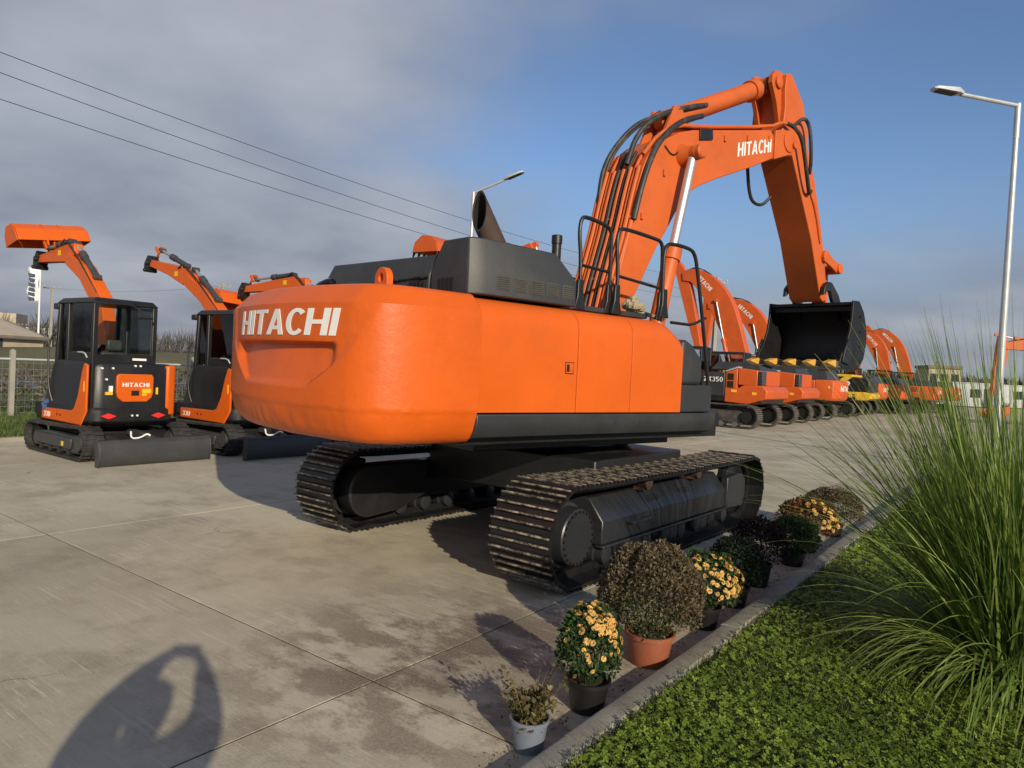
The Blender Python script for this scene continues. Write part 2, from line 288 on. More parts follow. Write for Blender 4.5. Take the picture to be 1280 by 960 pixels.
# letters as flat polygons in a unit-height box
def arc(cx, cy, rx, ry, a0, a1, n): return [(cx+rx*math.cos(R(a0+(a1-a0)*i/n)), cy+ry*math.sin(R(a0+(a1-a0)*i/n))) for i in range(n+1)]
def ring(cx, cy, rx, ry, wx, wy, a0, a1, n=10):
    o = arc(cx, cy, rx, ry, a0, a1, n); i = arc(cx, cy, rx-wx, ry-wy, a0, a1, n); return [[o[k], o[k+1], i[k+1], i[k]] for k in range(n)]
def rect(x0, x1, y0, y1): return [(x0,y0),(x1,y0),(x1,y1),(x0,y1)]
GL = {'H': (.66, [rect(0,.18,0,1), rect(.48,.66,0,1), rect(.18,.48,.42,.58)]), 'I': (.18, [rect(0,.18,0,1)]), 'T': (.60, [rect(.21,.39,0,.85), rect(0,.60,.85,1)]),
 'A': (.70, [[(0,0),(.18,0),(.44,1),(.26,1)], [(.52,0),(.70,0),(.44,1),(.335,.86)], [(.17,.2),(.54,.2),(.50,.35),(.21,.35)]]),
 'C': (.61, ring(.34, .5, .34, .52, .17, .15, 42, 318, 16)), '3': (.55, ring(.26, .73, .28, .27, .14, .12, 150, -90, 9)+ring(.26, .27, .28, .29, .14, .12, 90, -150, 9)),
 'U': (.62, [rect(0,.16,.3,1), rect(.46,.62,.3,1)]+ring(.31, .3, .31, .32, .16, .14, 180, 360, 8)), 'Z': (.58, [rect(0,.58,.85,1), rect(0,.58,0,.15), [(0,.15),(.2,.15),(.58,.85),(.38,.85)]]),
 'X': (.64, [[(0,0),(.2,0),(.64,1),(.44,1)], [(.44,0),(.64,0),(.2,1),(0,1)]]), '5': (.55, [rect(0,.52,.86,1), rect(0,.15,.5,.86)]+ring(.25, .32, .29, .34, .15, .13, 130, -140, 10)), '0': (.58, ring(.29, .5, .29, .52, .15, .13, 0, 360, 16))}
def word(txt, fn, gap=.14, slant=0., th=.004):
    """fn(x in 0..1, y in 0..1, depth) -> point; returns MB with thin raised letters"""
    W_ = sum(GL[c][0] for c in txt)+gap*(len(txt)-1); mb = MB(); x = 0
    for c in txt:
        w, polys = GL[c]
        for p in polys:
            q = [((x+a+slant*b)/W_, b) for a, b in p]; n = len(q)
            mb.add([fn(a, b, th) for a, b in q]+[fn(a, b, 0) for a, b in q], [tuple(range(n))]+[(i,(i+1)%n,(i+1)%n+n,i+n) for i in range(n)])
        x += w+gap
    return mb
def flat(o, ex, ey, nrm):
    o, ex, ey, nrm = map(Vector, (o, ex, ey, nrm)); return lambda x, y, d: o+ex*x+ey*y+nrm*d
# ------------------------------------------------------------------ setting
tag(B(-900, 900, -300, 1500, -.5, -.16).build('ground', 'field', smooth=0), kind='structure')
yard = empty('yard', (0, 0, 0), kind='structure')
GZ = math.atan2(-.6, .8)      # local x = across (t), local y = along (s)
B(-14.6, 38, -6, 130, -.15, -.004).build('joint_bed', 'soil', yard, rotz=GZ, smooth=0)
S0, T0, ST = 2.72, -2.9, 4.5
def slab(t0, t1, s0, s1):
    g = .0065; w, l, c = t1-t0-2*g, s1-s0-2*g, .0015; mb = MB(); x, y = w/2, l/2
    mb.prismz([(-x,-y),(x,-y),(x,y),(-x,y)], -.12, -.010); mb = MB()
    v = [(-x,-y,-.10),(x,-y,-.10),(x,y,-.10),(-x,y,-.10),(-x,-y,-.0015),(x,-y,-.0015),(x,y,-.0015),(-x,y,-.0015),(-x+c,-y+c,0),(x-c,-y+c,0),(x-c,y-c,0),(-x+c,y-c,0)]
    mb.add(v, [(3,2,1,0)]+[(i,(i+1)%4,(i+1)%4+4,i+4) for i in range(4)]+[(i+4,(i+1)%4+4,(i+1)%4+8,i+8) for i in range(4)]+[(8,9,10,11)])
    mb.build('concrete_slab', 'concrete', yard, loc=st((s0+s1)/2, (t0+t1)/2, 0), rotz=GZ, smooth=0)
for j in range(-2, 13):
    s0 = S0+ST*j; s1 = s0+ST
    for i in range(-3, 6):
        t0, t1 = max(T0+ST*i, -14.6), T0+ST*(i+1)
        if t1 <= -14.6: continue
        if s0 < 20:
            if t0 >= -1.8: continue
            t1 = min(t1, -1.70)
        slab(t0, t1, s0, s1)
slab(-14.6, 38, S0+ST*13, 130)
# kerbs
kerb = empty('kerb', (0, 0, 0), kind='structure')
KS = MB(); KS.prismx([(-.07,-.2),(.07,-.2),(.07,.09),(.06,.10),(-.045,.10),(-.062,.092),(-.07,.075)], -.498, .498); km = None
k0 = KS.build('kerb_stone', 'kerb', kerb, loc=st(.3, -1.625), rotz=math.atan2(.8, .6)); k0.rotation_euler = (0, 0, math.atan2(.8, .6)+math.pi)
for i in range(1, 21):
    o = k0.copy(); COL.objects.link(o); o.location = Vector(st(.3+i, -1.625+random.uniform(-.006, .006), random.uniform(-.005, .004))); o.rotation_euler.z += random.uniform(-.006, .006)
for i in range(0, 40):
    o = k0.copy(); COL.objects.link(o); o.location = st(-4+i, -14.7, -.02); o.rotation_euler.z = math.atan2(.8, .6)
# lawn island and left verge
tag(MB().prismz([st(-3,-1.56)[:2], st(-3,14)[:2], st(20.4,14)[:2], st(20.4,-1.56)[:2]], -.15, .06).build('lawn_bed', 'lawn_soil', smooth=0), kind='structure')
tag(MB().prismz([st(-8,-14.79)[:2], st(60,-14.79)[:2], st(60,-30.5)[:2], st(-8,-30.5)[:2]], -.15, .05).build('verge', 'verge', smooth=0), kind='structure')
tag(MB().prismz([st(-60,-30.7)[:2], st(400,-30.7)[:2], st(400,-39.4)[:2], st(-60,-39.4)[:2]], -.15, .02).build('road', 'asphalt', smooth=0), kind='structure')
bank = MB(); bank.prism([(-62,-.15),(-66,1.0),(-72,1.5),(-100,1.3),(-110,-.15)], -80, 400)
tag(bank.build('embankment', 'field', rotz=GZ), kind='structure')

# ------------------------------------------------------------------ big excavator
PA, UA = .8665, .670
BX = empty('crawler_excavator', (.552, 8.237, 0), math.pi/2-PA, 'huge orange crawler excavator filling the middle of the yard, arm raised over a black bucket', 'excavator')
DU = PA-UA
def track_path(xr, xf, rr, rf, zb, sag=.0, n=400, rise=0.):
    """closed path of the shoe-plate outer line seen from the side; returns points and tangents by arclength"""
    pts = []
    zr, zf = zb+rr, zb+rf+rise
    for i in range(61): t = -math.pi/2-math.pi*i/60; pts.append((xr+rr*math.cos(t), zr+rr*math.sin(t)))
    for i in range(1, 40): f = i/40; pts.append((xr+(xf-xr)*f, (zr+rr)*(1-f)+(zf+rf)*f-sag*(math.sin(math.pi*f)+.5*abs(math.sin(3*math.pi*f)))))
    for i in range(61): t = math.pi/2-math.pi*i/60; pts.append((xf+rf*math.cos(t), zf+rf*math.sin(t)))
    for i in range(1, 40): f = i/40; pts.append((xf+(xr-xf)*f, zf-rf+(zr-rr-zf+rf)*f))
    return pts
def resample(pts, n):
    P_ = np.array(pts+[pts[0]]); d = np.r_[0, np.cumsum(np.hypot(*np.diff(P_, axis=0).T))]; L = d[-1]; q = np.linspace(0, L, n, endpoint=False)
    X = np.stack([np.interp(q, d, P_[:,0]), np.interp(q, d, P_[:,1])], 1); e = .03
    a = np.stack([np.interp((q+e) % L, d, P_[:,0]), np.interp((q+e) % L, d, P_[:,1])], 1); b = np.stack([np.interp((q-e) % L, d, P_[:,0]), np.interp((q-e) % L, d, P_[:,1])], 1)
    T = a-b; T /= np.linalg.norm(T, axis=1)[:,None]; return X, T, L
def shoe_mesh(name, pitch, w, th, gr, mat, lap=.012):
    mb = MB(); hw = w/2; p = pitch
    mb.box(-p/2-lap, p/2-.003, -hw, hw, -th, 0); wear = [0]*8
    for x, h in ((-p*.40, gr), (-p*.06, gr*.8), (p*.28, gr*.8)):
        e = .010; n = len(mb.V)
        mb.add([(x-e*1.5,-hw,0),(x+e*1.5,-hw,0),(x+e*1.5,hw,0),(x-e*1.5,hw,0),(x-e*.7,-hw+.004,h),(x+e*.7,-hw+.004,h),(x+e*.7,hw-.004,h),(x-e*.7,hw-.004,h)], [(4,5,6,7),(0,1,5,4),(1,2,6,5),(2,3,7,6),(3,0,4,7)]); wear += [0,0,0,0,1,1,1,1]
    me = bpy.data.meshes.new(name); me.from_pydata(mb.V, [], mb.F); me.materials.append(MATS[mat]); a = me.attributes.new('wear', 'FLOAT', 'POINT'); a.data.foreach_set('value', wear); return me
SHOE = shoe_mesh('track_shoe', .2145, .6, .016, .036, 'track')
GG = 1.33; TR = 1.965
def big_track(sgn):
    yc = sgn*GG; f = MB(); o = sgn  # outward
    def Y(a): return yc+o*a
    # frame: vertical outer face, sloping shoulder, inner face
    f.prismx([(Y(-.17), .24), (Y(.185), .27), (Y(.185), .47), (Y(.03), .665), (Y(-.17), .665)], -1.42, 1.38)
    f.prismx([(Y(.10), .235), (Y(.205), .235), (Y(.205), .262), (Y(.10), .262)], -1.42, 1.40)
    fr = f.build('crawler_track', 'frame', BX, bevel=.012, rotz=DU)
    MB().prism([(1.36, .25), (1.86, .23), (1.93, .36), (1.93, .56), (1.80, .64), (1.36, .62)], Y(.12), Y(.215)).build('idler_guard', 'frame', fr, bevel=.015)
    # sprocket, final drive, idler
    sp = MB()
    for k in range(21):
        a = 2*math.pi*k/21; r = .33; sp.add([(-TR+math.cos(a+da)*rr, Y(dy), .44+math.sin(a+da)*rr) for dy in (-.035, .035) for da, rr in ((-.14, .27), (.14, .27), (.05, .35), (-.05, .35))], [(0,1,2,3),(7,6,5,4),(0,4,5,1),(1,5,6,2),(2,6,7,3),(3,7,4,0)])
    sp.lathe([(.29, -.035), (.29, .035)], 32, (-TR, yc, .44), 'y'); sp.build('sprocket', 'track', fr)
    fd = MB(); fd.lathe([(.285, -.10*o), (.285, .14*o), (.27, .16*o), (.245, .165*o), (.235, .275*o), (.225, .285*o), (.10, .287*o)], 40, (-TR, yc, .44), 'y')
    fd.build('final_drive', 'frame', fr)
    bo = MB()
    for k in range(24): a = 2*math.pi*k/24; bo.cyl((-TR+.212*math.cos(a), Y(.283), .44+.212*math.sin(a)), (-TR+.212*math.cos(a), Y(.298), .44+.212*math.sin(a)), .013, n=6)
    tag(bo.build('drive_bolts', 'black', fr, smooth=0), kind='stuff')
    MB().lathe([(.30, -.07), (.33, -.05), (.33, -.03), (.36, -.028), (.36, .028), (.33, .03), (.33, .05), (.30, .07)], 36, (TR, yc, .425), 'y').build('idler', 'track', fr)
    for k in range(8):
        x = -1.32+k*.385; m = MB(); m.lathe([(.05, -.19), (.085, -.18), (.085, -.10), (.115, -.098), (.115, .098), (.085, .10), (.085, .18), (.05, .19)], 18, (x, yc, .17), 'y'); m.build('track_roller', 'frame', fr)
        if k < 7 and k % 2: B(x+.09, x+.30, min(Y(.12), Y(.175)), max(Y(.12), Y(.175)), .10, .26).build('chain_guard', 'frame', fr, bevel=.01)
    for x in (-.55, .62):
        m = MB(); m.lathe([(.04, -.16), (.075, -.15), (.075, -.06), (.05, -.05), (.05, .05), (.075, .06), (.075, .15), (.04, .16)], 18, (x, Y(.02), .745), 'y'); m.box(x-.05, x+.05, yc-.13, yc-.02, .66, .76); m.build('carrier_roller', 'rust', fr)
    # hand step and raised dark ovals painting the shade of slots on the shoulder
    tubeo([(-.98, Y(.187), .41), (-.98, Y(.25), .42), (-.62, Y(.25), .42), (-.62, Y(.187), .41)], .016, 8, 1).build('step_bar', 'frame', fr)
    n = Vector((0, o*.195, .155)).normalized(); ax = Vector((0, o*.155, -.195)).normalized()
    for x in (-.36, .38):
        c = Vector((x, Y(.11), .565))+n*.0; m = MB(); q = [c+Vector((.13*math.cos(a), 0, 0))+ax*(.035*math.sin(a)) for a in [2*math.pi*k/16 for k in range(16)]]
        q = [c+Vector((math.copysign(.09, math.cos(a))+.035*math.cos(a), 0, 0))+ax*(.035*math.sin(a)) for a in [2*math.pi*(k+.5)/16 for k in range(16)]]
        m.add([p+n*.003 for p in q]+[p-n*.01 for p in q], [tuple(range(16))]+[(k,(k+1)%16,(k+1)%16+16,k+16) for k in range(16)]); m.build('frame_slot', 'soot_and_hole_shade', fr, smooth=0)
    # motor cover on the inner side
    iy = Y(-.20); pr = arc(-TR, .44, .27, .27, 90, 270, 14)+[(-1.55, .20), (-1.15, .33), (-1.15, .70), (-1.6, .71)]
    MB().prism(pr, iy, Y(-.40)).build('motor_cover', 'black', fr, bevel=.02)
    X, T, L = resample(track_path(-TR, TR, .405, .39, .034, .012, rise=.0), 49)
    ch = MB()
    for i, ((x, z), (tx, tz)) in enumerate(zip(X, T)):
        s = link('track_shoe', SHOE, fr); nx, nz = -tz, tx   # outward normal of this winding
        if i == 0: sg = 1 if (nx*(x)+nz*(z-.44)) > 0 else -1
        nx, nz = nx*sg, nz*sg
        s.matrix_basis = Matrix(((tx, 0, nx, x), (0, 1, 0, yc), (tz, 0, nz, z), (0, 0, 0, 1)))
        for dy in (-.10, .10):
            a = [(tx*u-nx*w+x, yc+dy+e, tz*u-nz*w+z) for e in (-.02, .02) for u, w in ((-.12, .016), (.12, .016), (.10, .085), (-.10, .085))]
            ch.add(a, [(0,1,2,3),(7,6,5,4),(0,4,5,1),(1,5,6,2),(2,6,7,3),(3,7,4,0)])
    tag(ch.build('track_chain', 'black', fr, smooth=0), kind='stuff')
big_track(-1); big_track(1)
cb = MB(); cb.box(-.95, .95, -1.12, 1.12, .5, .93); cb.prismz([(-1.0,-1.18),(1.0,-1.18),(.7,-.5),(.7,.5),(1.0,1.18),(-1.0,1.18),(-.7,.5),(-.7,-.5)], .47, .72, [(-.8,-1.18),(.8,-1.18),(.75,-.5),(.75,.5),(.8,1.18),(-.8,1.18),(-.75,.5),(-.75,-.5)])
cb.lathe([(.95, .90), (.85, .95), (.80, .99)], 40); cb.build('carbody', 'black', BX, bevel=.02, rotz=DU)
MB().lathe([(.74, .96), (.74, 1.14)], 40).build('slew_ring', 'steel', BX)
# revolving deck
dk = MB(); dk.box(-2.36, 1.25, -1.30, 1.30, 1.13, 1.40); dk.box(-2.9, -2.3, -.9, .9, 1.2, 1.42); dk.box(-1.9, .9, -.9, .9, 1.02, 1.14); dk.build('deck', 'black', BX, bevel=.01)
MB().prismx([(-1.30, 1.405), (-1.492, 1.405), (-1.495, 1.34), (-1.485, 1.27), (-1.45, 1.215), (-1.39, 1.195), (-1.30, 1.195)], -2.34, .93).build('skirt', 'hood', BX, bevel=.012)
MB().prismx([(1.30, 1.405), (1.492, 1.405), (1.495, 1.34), (1.485, 1.27), (1.45, 1.215), (1.39, 1.195), (1.30, 1.195)], -2.34, .93).build('skirt', 'hood', BX, bevel=.012)
B(-2.28, .26, -1.27, 1.27, 1.401, 2.28).build('engine_bay', 'black', BX)
# right-hand side panels, rounded shoulder
def side_panel(u0, u1, sgn, drop=False):
    base = [(-1.20, 1.418), (-1.495, 1.418), (-1.495, 1.80), (-1.493, 2.12)] + [(-1.493+.20*(1-math.cos(a)), 2.12+.215*math.sin(a)) for a in [R(x) for x in (12, 25, 38, 52, 66, 80)]] + [(-1.20, 2.352), (-1.02, 2.366)]
    us = [u0+.004, u0+.012] + list(np.linspace(u0+.05, u1-.05, 6)) + [u1-.012, u1-.004]; mb = MB(); n = len(base); rows = []
    for u in us:
        e = .008 if u < u0+.006 or u > u1-.006 else 0; dz = 0
        if drop: k = max(0, (u-(u1-.32))/.32); dz = .24*(1-math.sqrt(max(0, 1-k*k)))
        rows.append([(u, sgn*-1*(-(y+e)) if False else (y+e if sgn < 0 else -(y+e)), z-(dz*max(0, (z-1.9)/.46)) - (e if z > 2.2 else 0)) for y, z in base])
    V = [p for r in rows for p in r]; m = len(rows)
    F = [(i*n+k, i*n+k+1, (i+1)*n+k+1, (i+1)*n+k) for i in range(m-1) for k in range(n-1)] + [tuple(range(n)), tuple(range((m-1)*n, m*n))] + [(i*n, (i+1)*n, (i+1)*n+n-1, i*n+n-1) for i in range(m-1)]
    return mb.add(V, F).build('side_panel', 'orange', BX, smooth=40)
UB, UC, UD = -1.236, -.501, .30
p1 = side_panel(-2.338, UB, -1); side_panel(UB, UC, -1); side_panel(UC, UD, -1, True); side_panel(-2.338, -.45, 1)
B(-1.395, -1.290, -1.4975, -1.490, 1.755, 1.860).build('latch_recess', 'soot_and_hole_shade', p1); la = MB(); la.box(-1.388, -1.297, -1.501, -1.496, 1.762, 1.853); la.build('latch_plate', 'orange', p1, bevel=.003)
B(-1.380, -1.350, -1.504, -1.4995, 1.775, 1.84).build('latch_slot', 'soot_and_hole_shade', p1); B(-1.342, -1.308, -1.508, -1.4995, 1.785, 1.83).build('latch_handle', 'orange', p1, bevel=.004)
# black front corner, steps
fb = MB(); fb.prism([(.345, 1.41), (.915, 1.41), (.915, 1.675), (.89, 1.70), (.345, 1.70)], -1.44, -.55); fb.build('front_step_box', 'hood', BX, bevel=.02)
fb = MB(); fb.prism([(.315, 1.70), (.69, 1.70), (.715, 1.80), (.66, 2.0), (.50, 2.13), (.40, 2.17), (.315, 2.16)], -1.46, -.55); fb.build('front_cover', 'hood', BX, bevel=.045, seg=4)
B(.70, 1.15, -1.40, -.7, 1.25, 1.40).build('step_plate', 'black', BX, bevel=.01)
B(-1.02, .12, -1.14, -.62, 2.368, 2.42).build('walkway', 'hood', BX, bevel=.01)
B(-1.0, .3, -1.0, -.42, 1.4, 2.36).build('tank', 'orange', BX, bevel=.03)
rg = MB()
for k in range(26):
    a = random.uniform(0, 6.28); r = random.uniform(0, .09); h = random.uniform(.0, .13)*(1-r/.12)
    rg.lathe([(.001, -.045), (.035, -.03), (.05, 0), (.035, .03), (.001, .045)], 7, (.02+r*math.cos(a), -1.02+r*math.sin(a), 2.46+h))
for k in range(10): rg.lathe([(.001, -.02), (.04, -.01), (.05, .01), (.001, .02)], 7, (.08+.022*k, -1.06-.012*k, 2.44-.006*k))
tag(rg.build('rag_bundle', 'rag'), 'crumpled beige rag bundle lying on the big excavator behind the handrails', 'rag'); rag = bpy.data.objects['rag_bundle']; rag.location = BX.location; rag.rotation_euler = BX.rotation_euler
# handrails
def rail(pts, mid, y, feet):
    m = tubeo([(u, y, z) for u, z in pts], .0195, 10, 2).build('handrail', 'black', BX)
    if mid: tubeo([(u, y, z) for u, z in mid], .016, 8, 1).build('rail_bar', 'black', m)
    for u in feet: MB().prism([(u-.075, 2.37), (u+.075, 2.37), (u+.04, 2.50), (u+.035, 2.66), (u-.035, 2.66), (u-.04, 2.5)], y-.02, y+.02).build('rail_foot', 'black', m, bevel=.008)
rail([(-.90,2.38),(-.90,2.85),(-.945,3.10),(-.925,3.24),(-.86,3.265),(-.60,3.235),(-.50,3.20),(-.485,3.08),(-.485,2.38)], [(-.90,2.80),(-.485,2.78)], -1.13, (-.90, -.485))
rail([(-.43,2.38),(-.42,2.78),(-.465,3.05),(-.445,3.20),(-.36,3.23),(.10,3.205),(.24,3.19),(.265,3.05),(.265,2.36)], [(-.42,2.75),(.265,2.70)], -1.18, (-.43, .265))
rail([(.05,2.33),(.03,2.65),(.02,3.0),(.06,3.11),(.16,3.135),(.42,3.13),(.53,3.10),(.60,2.95),(.93,1.70),(.94,1.45)], [(.20,2.335),(.40,2.335),(.56,2.335),(.80,2.43)], -1.385, (.06,))
# engine hood
hd = MB(); lo = [(-2.31,-.70),(-2.31,-1.235),(-2.17,-1.31),(-1.12,-1.31),(-1.10,-.45),(-1.6,-.40)]; mid = lo; up = [(-2.30,-.86),(-2.29,-1.20),(-2.165,-1.265),(-1.30,-1.20),(-1.30,-.45),(-1.6,-.42)]
hd.prismz(lo, 2.372, 2.60); hd = MB(); n = 6
hd.add([(x,y,2.372) for x,y in lo]+[(x,y,2.60) for x,y in mid]+[(x,y,2.845) for x,y in up], [tuple(range(n))]+[(i+n*k,(i+1)%n+n*k,(i+1)%n+n*(k+1),i+n*(k+1)) for k in (0,1) for i in range(n)]+[tuple(range(2*n,3*n))])
hood = hd.build('engine_hood', 'hood', BX, bevel=.012)
for k in range(5):
    u = -2.06+k*.19; lv = B(u, u+.145, -1.316, -1.309, 2.43, 2.555).build('louvre_panel', 'louvre', hood, bevel=.012)
    for z in np.linspace(2.447, 2.537, 6): B(u+.012, u+.133, -1.322, -1.314, z-.003, z+.004).build('slat', 'louvre', hood, smooth=0)
for v in (-1.02, -.96, -.90, -.84): B(-2.316, -2.308, v-.018, v+.018, 2.40, 2.52).build('rear_slot', 'soot_and_hole_shade', hood)
lh = MB(); lh.add([(-2.33,-.69,2.372),(-2.33,1.42,2.372),(-1.15,1.30,2.372),(-1.15,-.45,2.372),(-2.32,-.69,2.56),(-2.32,1.42,2.56),(-1.2,1.28,2.56),(-1.2,-.45,2.56),(-2.25,-.69,2.745),(-2.25,1.30,2.80),(-1.3,1.2,2.80),(-1.3,-.45,2.745)],
 [(0,1,2,3)]+[(i+4*k,(i+1)%4+4*k,(i+1)%4+4*k+4,i+4*k+4) for k in (0,1) for i in range(4)]+[(8,9,10,11)]); low = lh.build('rear_hood', 'hood', BX, bevel=.012)
MB().add([(-2.322,-.69,2.372),(-2.322,-.695,2.70),(-2.29,-.80,2.842),(-1.7,-.80,2.842),(-1.7,-.60,2.70),(-1.7,-.6,2.372)], [(0,1,2,3,4,5)]).V
for v in (-.55, -.12, 1.0): cylo((-2.345, v-.07, 2.545), (-2.345, v+.07, 2.545), .018, n=10).build('hinge', 'black', low)
B(-2.336, -2.324, -.68, 1.40, 2.535, 2.545).build('hood_seam', 'soot_and_hole_shade', low)
for v in (-.62, -.56, -.50, -.44, -.38): B(-2.337, -2.322, v-.013, v+.013, 2.40, 2.50).build('rear_slot', 'soot_and_hole_shade', low)
# exhaust, cut upright and open to the rear
ex = MB(); n = 28; d = Vector((-.58, 0, .815)); s0 = Vector((-1.74, -.92, 2.80)); V = []
a1 = Vector((0, 1, 0)); a2 = d.cross(a1)
for r, base in ((.104, 0), (.094, 1)):
    for k in range(n):
        t = 2*math.pi*k/n; o = a1*(r*math.cos(t))+a2*(r*math.sin(t)); p = s0+o
        e = p+d*((-1.985-p.x)/d.x); V += [p, e]
ex.add(V, [(2*k, 2*((k+1)%n), 2*((k+1)%n)+1, 2*k+1) for k in range(n)]+[(2*n+2*k, 2*n+2*k+1, 2*n+2*((k+1)%n)+1, 2*n+2*((k+1)%n)) for k in range(n)]+[(2*k+1, 2*((k+1)%n)+1, 2*n+2*((k+1)%n)+1, 2*n+2*k+1) for k in range(n)])
ex.lathe([(.104, -.06), (.104, .06)], 28, (-1.73, -.92, 2.835)); exo = ex.build('exhaust_pipe', 'rust', BX, norm=False)
lin = MB(); V = []
for k in range(n):
    t = 2*math.pi*k/n; o = a1*(.092*math.cos(t))+a2*(.092*math.sin(t)); p = s0+o; e = p+d*((-1.985-p.x)/d.x*.97); V += [p, e]
lin.add(V, [(2*k, 2*((k+1)%n), 2*((k+1)%n)+1, 2*k+1) for k in range(n)]+[tuple(2*k for k in range(n))]); lin.build('exhaust_lining', 'soot_and_hole_shade', exo, norm=False)
pc = MB(); pc.lathe([(.045, 2.80), (.045, 2.99), (.052, 2.995), (.052, 3.07), (.045, 3.075)], 16, (-1.06, -.95, 0)); pc.build('breather_stack', 'black', BX)
tubeo([(-1.34, -.55, 2.85), (-1.34, -.75, 2.88), (-1.15, -.80, 2.86)], .035, 8, 2).build('intake_pipe', 'black', BX)
# ------------------------------------------------------------------ counterweight
def cw_outline():
    pts = [( -2.338, -1.495), (-2.55, -1.495), (-2.72, -1.495)]
    P0, P1, P2, P3 = map(np.array, ((-2.72,-1.495), (-3.06,-1.492), (-3.25,-1.40), (-3.336,-1.214)))
    for i in range(1, 14): t = i/14; pts.append(tuple((1-t)**3*P0+3*(1-t)**2*t*P1+3*(1-t)*t*t*P2+t**3*P3))
    th = np.radians(np.linspace(20, -20, 90)); pts += [(-3.55*math.cos(a), -3.55*math.sin(a)) for a in th]
    right = pts[:16]; pts += [(x, -y) for x, y in right[::-1]]
    return np.array(pts)
CWO = cw_outline()
def sm(a, b, x): t = min(1, max(0, (x-a)/(b-a))); return t*t*(3-2*t)
def cw_depth(th, z):
    """moulded recess in the back of the casting"""
    d = 0.; th -= 2.2
    if z > 1.40:
        # shield outline narrowing downwards
        zz = max(0., min(1., (2.36-z)/(2.36-1.56))); rb = 22.5-7.0*zz-9.0*max(0, zz-.58)**1.2*1.6; lb = -15.5+2.0*zz+14*max(0, zz-.58)**1.2*1.6
        ins = sm(rb+.25, rb-.45, th)*sm(lb-.25, lb+.45, th)*sm(1.555, 1.60, z); d += .016*ins
        scoop = sm(15.9, 13.8, th)*sm(-12.6, -10.6, th)*ins*sm(1.915, 1.885, z); d += scoop*(.014+.068*max(0, (z-1.57)/.33))
    return d
PRF = [(1.155, .36), (1.16, .19), (1.175, .125), (1.215, .078), (1.27, .047), (1.34, .022), (1.385, .010), (1.41, .006), (1.42, .0)] + [(z, 0.) for z in np.linspace(1.45, 2.18, 50)] + [(2.205, .0), (2.25, .042), (2.29, .080), (2.325, .112), (2.345, .132), (2.36, .165), (2.368, .24), (2.37, .34)]
def cw_point(i, z, inset, extra=0.):
    n = len(CWO); p = CWO[i]; t = CWO[min(i+1, n-1)]-CWO[max(i-1, 0)]; t = t/np.linalg.norm(t); nr = np.array([-t[1], t[0]])
    if nr@p < 0: nr = -nr
    if i < 3 or i >= n-3: nr = np.array([0, math.copysign(1, p[1])])
    th = math.degrees(math.atan2(-p[1], -p[0])); q = p-nr*(inset+cw_depth(th, z)-extra); return q, nr
def noise3(x, y, z):
    return sum(math.sin(x*f*1.7+s)*math.cos(y*f*1.3+2*s)*math.sin(z*f*2.1+3*s)/f**.5 for f, s in ((9, .3), (17, 1.9), (31, 4.1)))
cw = MB(); nO = len(CWO)
for z, ins in PRF:
    for i in range(nO):
        b = sm(1.46, 1.26, z); dn = 0.
        if b > 0: dn = b*(.014*noise3(CWO[i][0]*.8, CWO[i][1]*.8, z*1.4)+.013*noise3(CWO[i][0]*2.3, CWO[i][1]*2.1, z*3.1))
        q, nr = cw_point(i, z, ins, dn*2.0); zz = z+ (dn*1.0 if 1.15 < z < 1.4 else 0)
        cw.V.append((q[0], q[1], zz))
mR = len(PRF)
cw.F = [(r*nO+i, r*nO+i+1, (r+1)*nO+i+1, (r+1)*nO+i) for r in range(mR-1) for i in range(nO-1)]
cw.F += [tuple(range(nO)), tuple((mR-1)*nO+i for i in range(nO-1, -1, -1)), tuple(r*nO for r in range(mR-1, -1, -1)), tuple(r*nO+nO-1 for r in range(mR))]
CW = cw.build('counterweight', 'orange_cast', BX, smooth=34)
def cw_surf(x, y, d):   # letters follow the casting
    th = -7.9+25.6*x; z = 1.955+.205*y; j = int(np.argmin(np.abs(np.degrees(np.arctan2(-CWO[:,1], -CWO[:,0]))-th))); r = 3.55-cw_depth(th, z)+d+.002
    return (-r*math.cos(R(th)), -r*math.sin(R(th)), z)
word('HITACHI', cw_surf, .065, .11).build('lettering', 'white', CW, smooth=0, norm=False)
ey = MB(); n = 24; V = []
for dy in (-.03, .03):
    for k in range(n):
        a = 2*math.pi*k/n; V += [(-2.83+dy*.3, -.80+.098*math.cos(a)+0, 2.455+(.098*math.sin(a) if math.sin(a) > -.2 else -.10)), (-2.83+dy*.3, -.80+.036*math.cos(a), 2.46+.036*math.sin(a))]
V = []
for dx in (-.03, .03):
    for k in range(n):
        a = 2*math.pi*k/n; c, s_ = math.cos(a), math.sin(a); V += [(-2.83+dx, -.80+.10*c, 2.45+(.10*s_ if s_ > 0 else max(-.10, s_*.3))), (-2.83+dx, -.80+.036*c, 2.462+.036*s_)]
ey.add(V, [(2*k, 2*((k+1)%n), 2*((k+1)%n)+1, 2*k+1) for k in range(n)]+[(2*n+2*k+1, 2*n+2*((k+1)%n)+1, 2*n+2*((k+1)%n), 2*n+2*k) for k in range(n)]+[(2*k, 2*n+2*k, 2*n+2*((k+1)%n), 2*((k+1)%n)) for k in range(n)]+[(2*k+1, 2*((k+1)%n)+1, 2*n+2*((k+1)%n)+1, 2*n+2*k+1) for k in range(n)])
ey.build('lifting_eye', 'orange', CW, bevel=.006)
mr = MB(); mr.lathe([(.001, -.15), (.035, -.14), (.055, -.10), (.060, 0), (.045, .10), (.02, .15), (.001, .16)], 16, (0, 0, 0), 'y')
mo = mr.build('rear_camera', 'glassblack', CW); mo.location = (-2.95, .05, 2.43); mo.rotation_euler = (R(-14), 0, R(8)); mo.scale = (1.1, 1, .75)

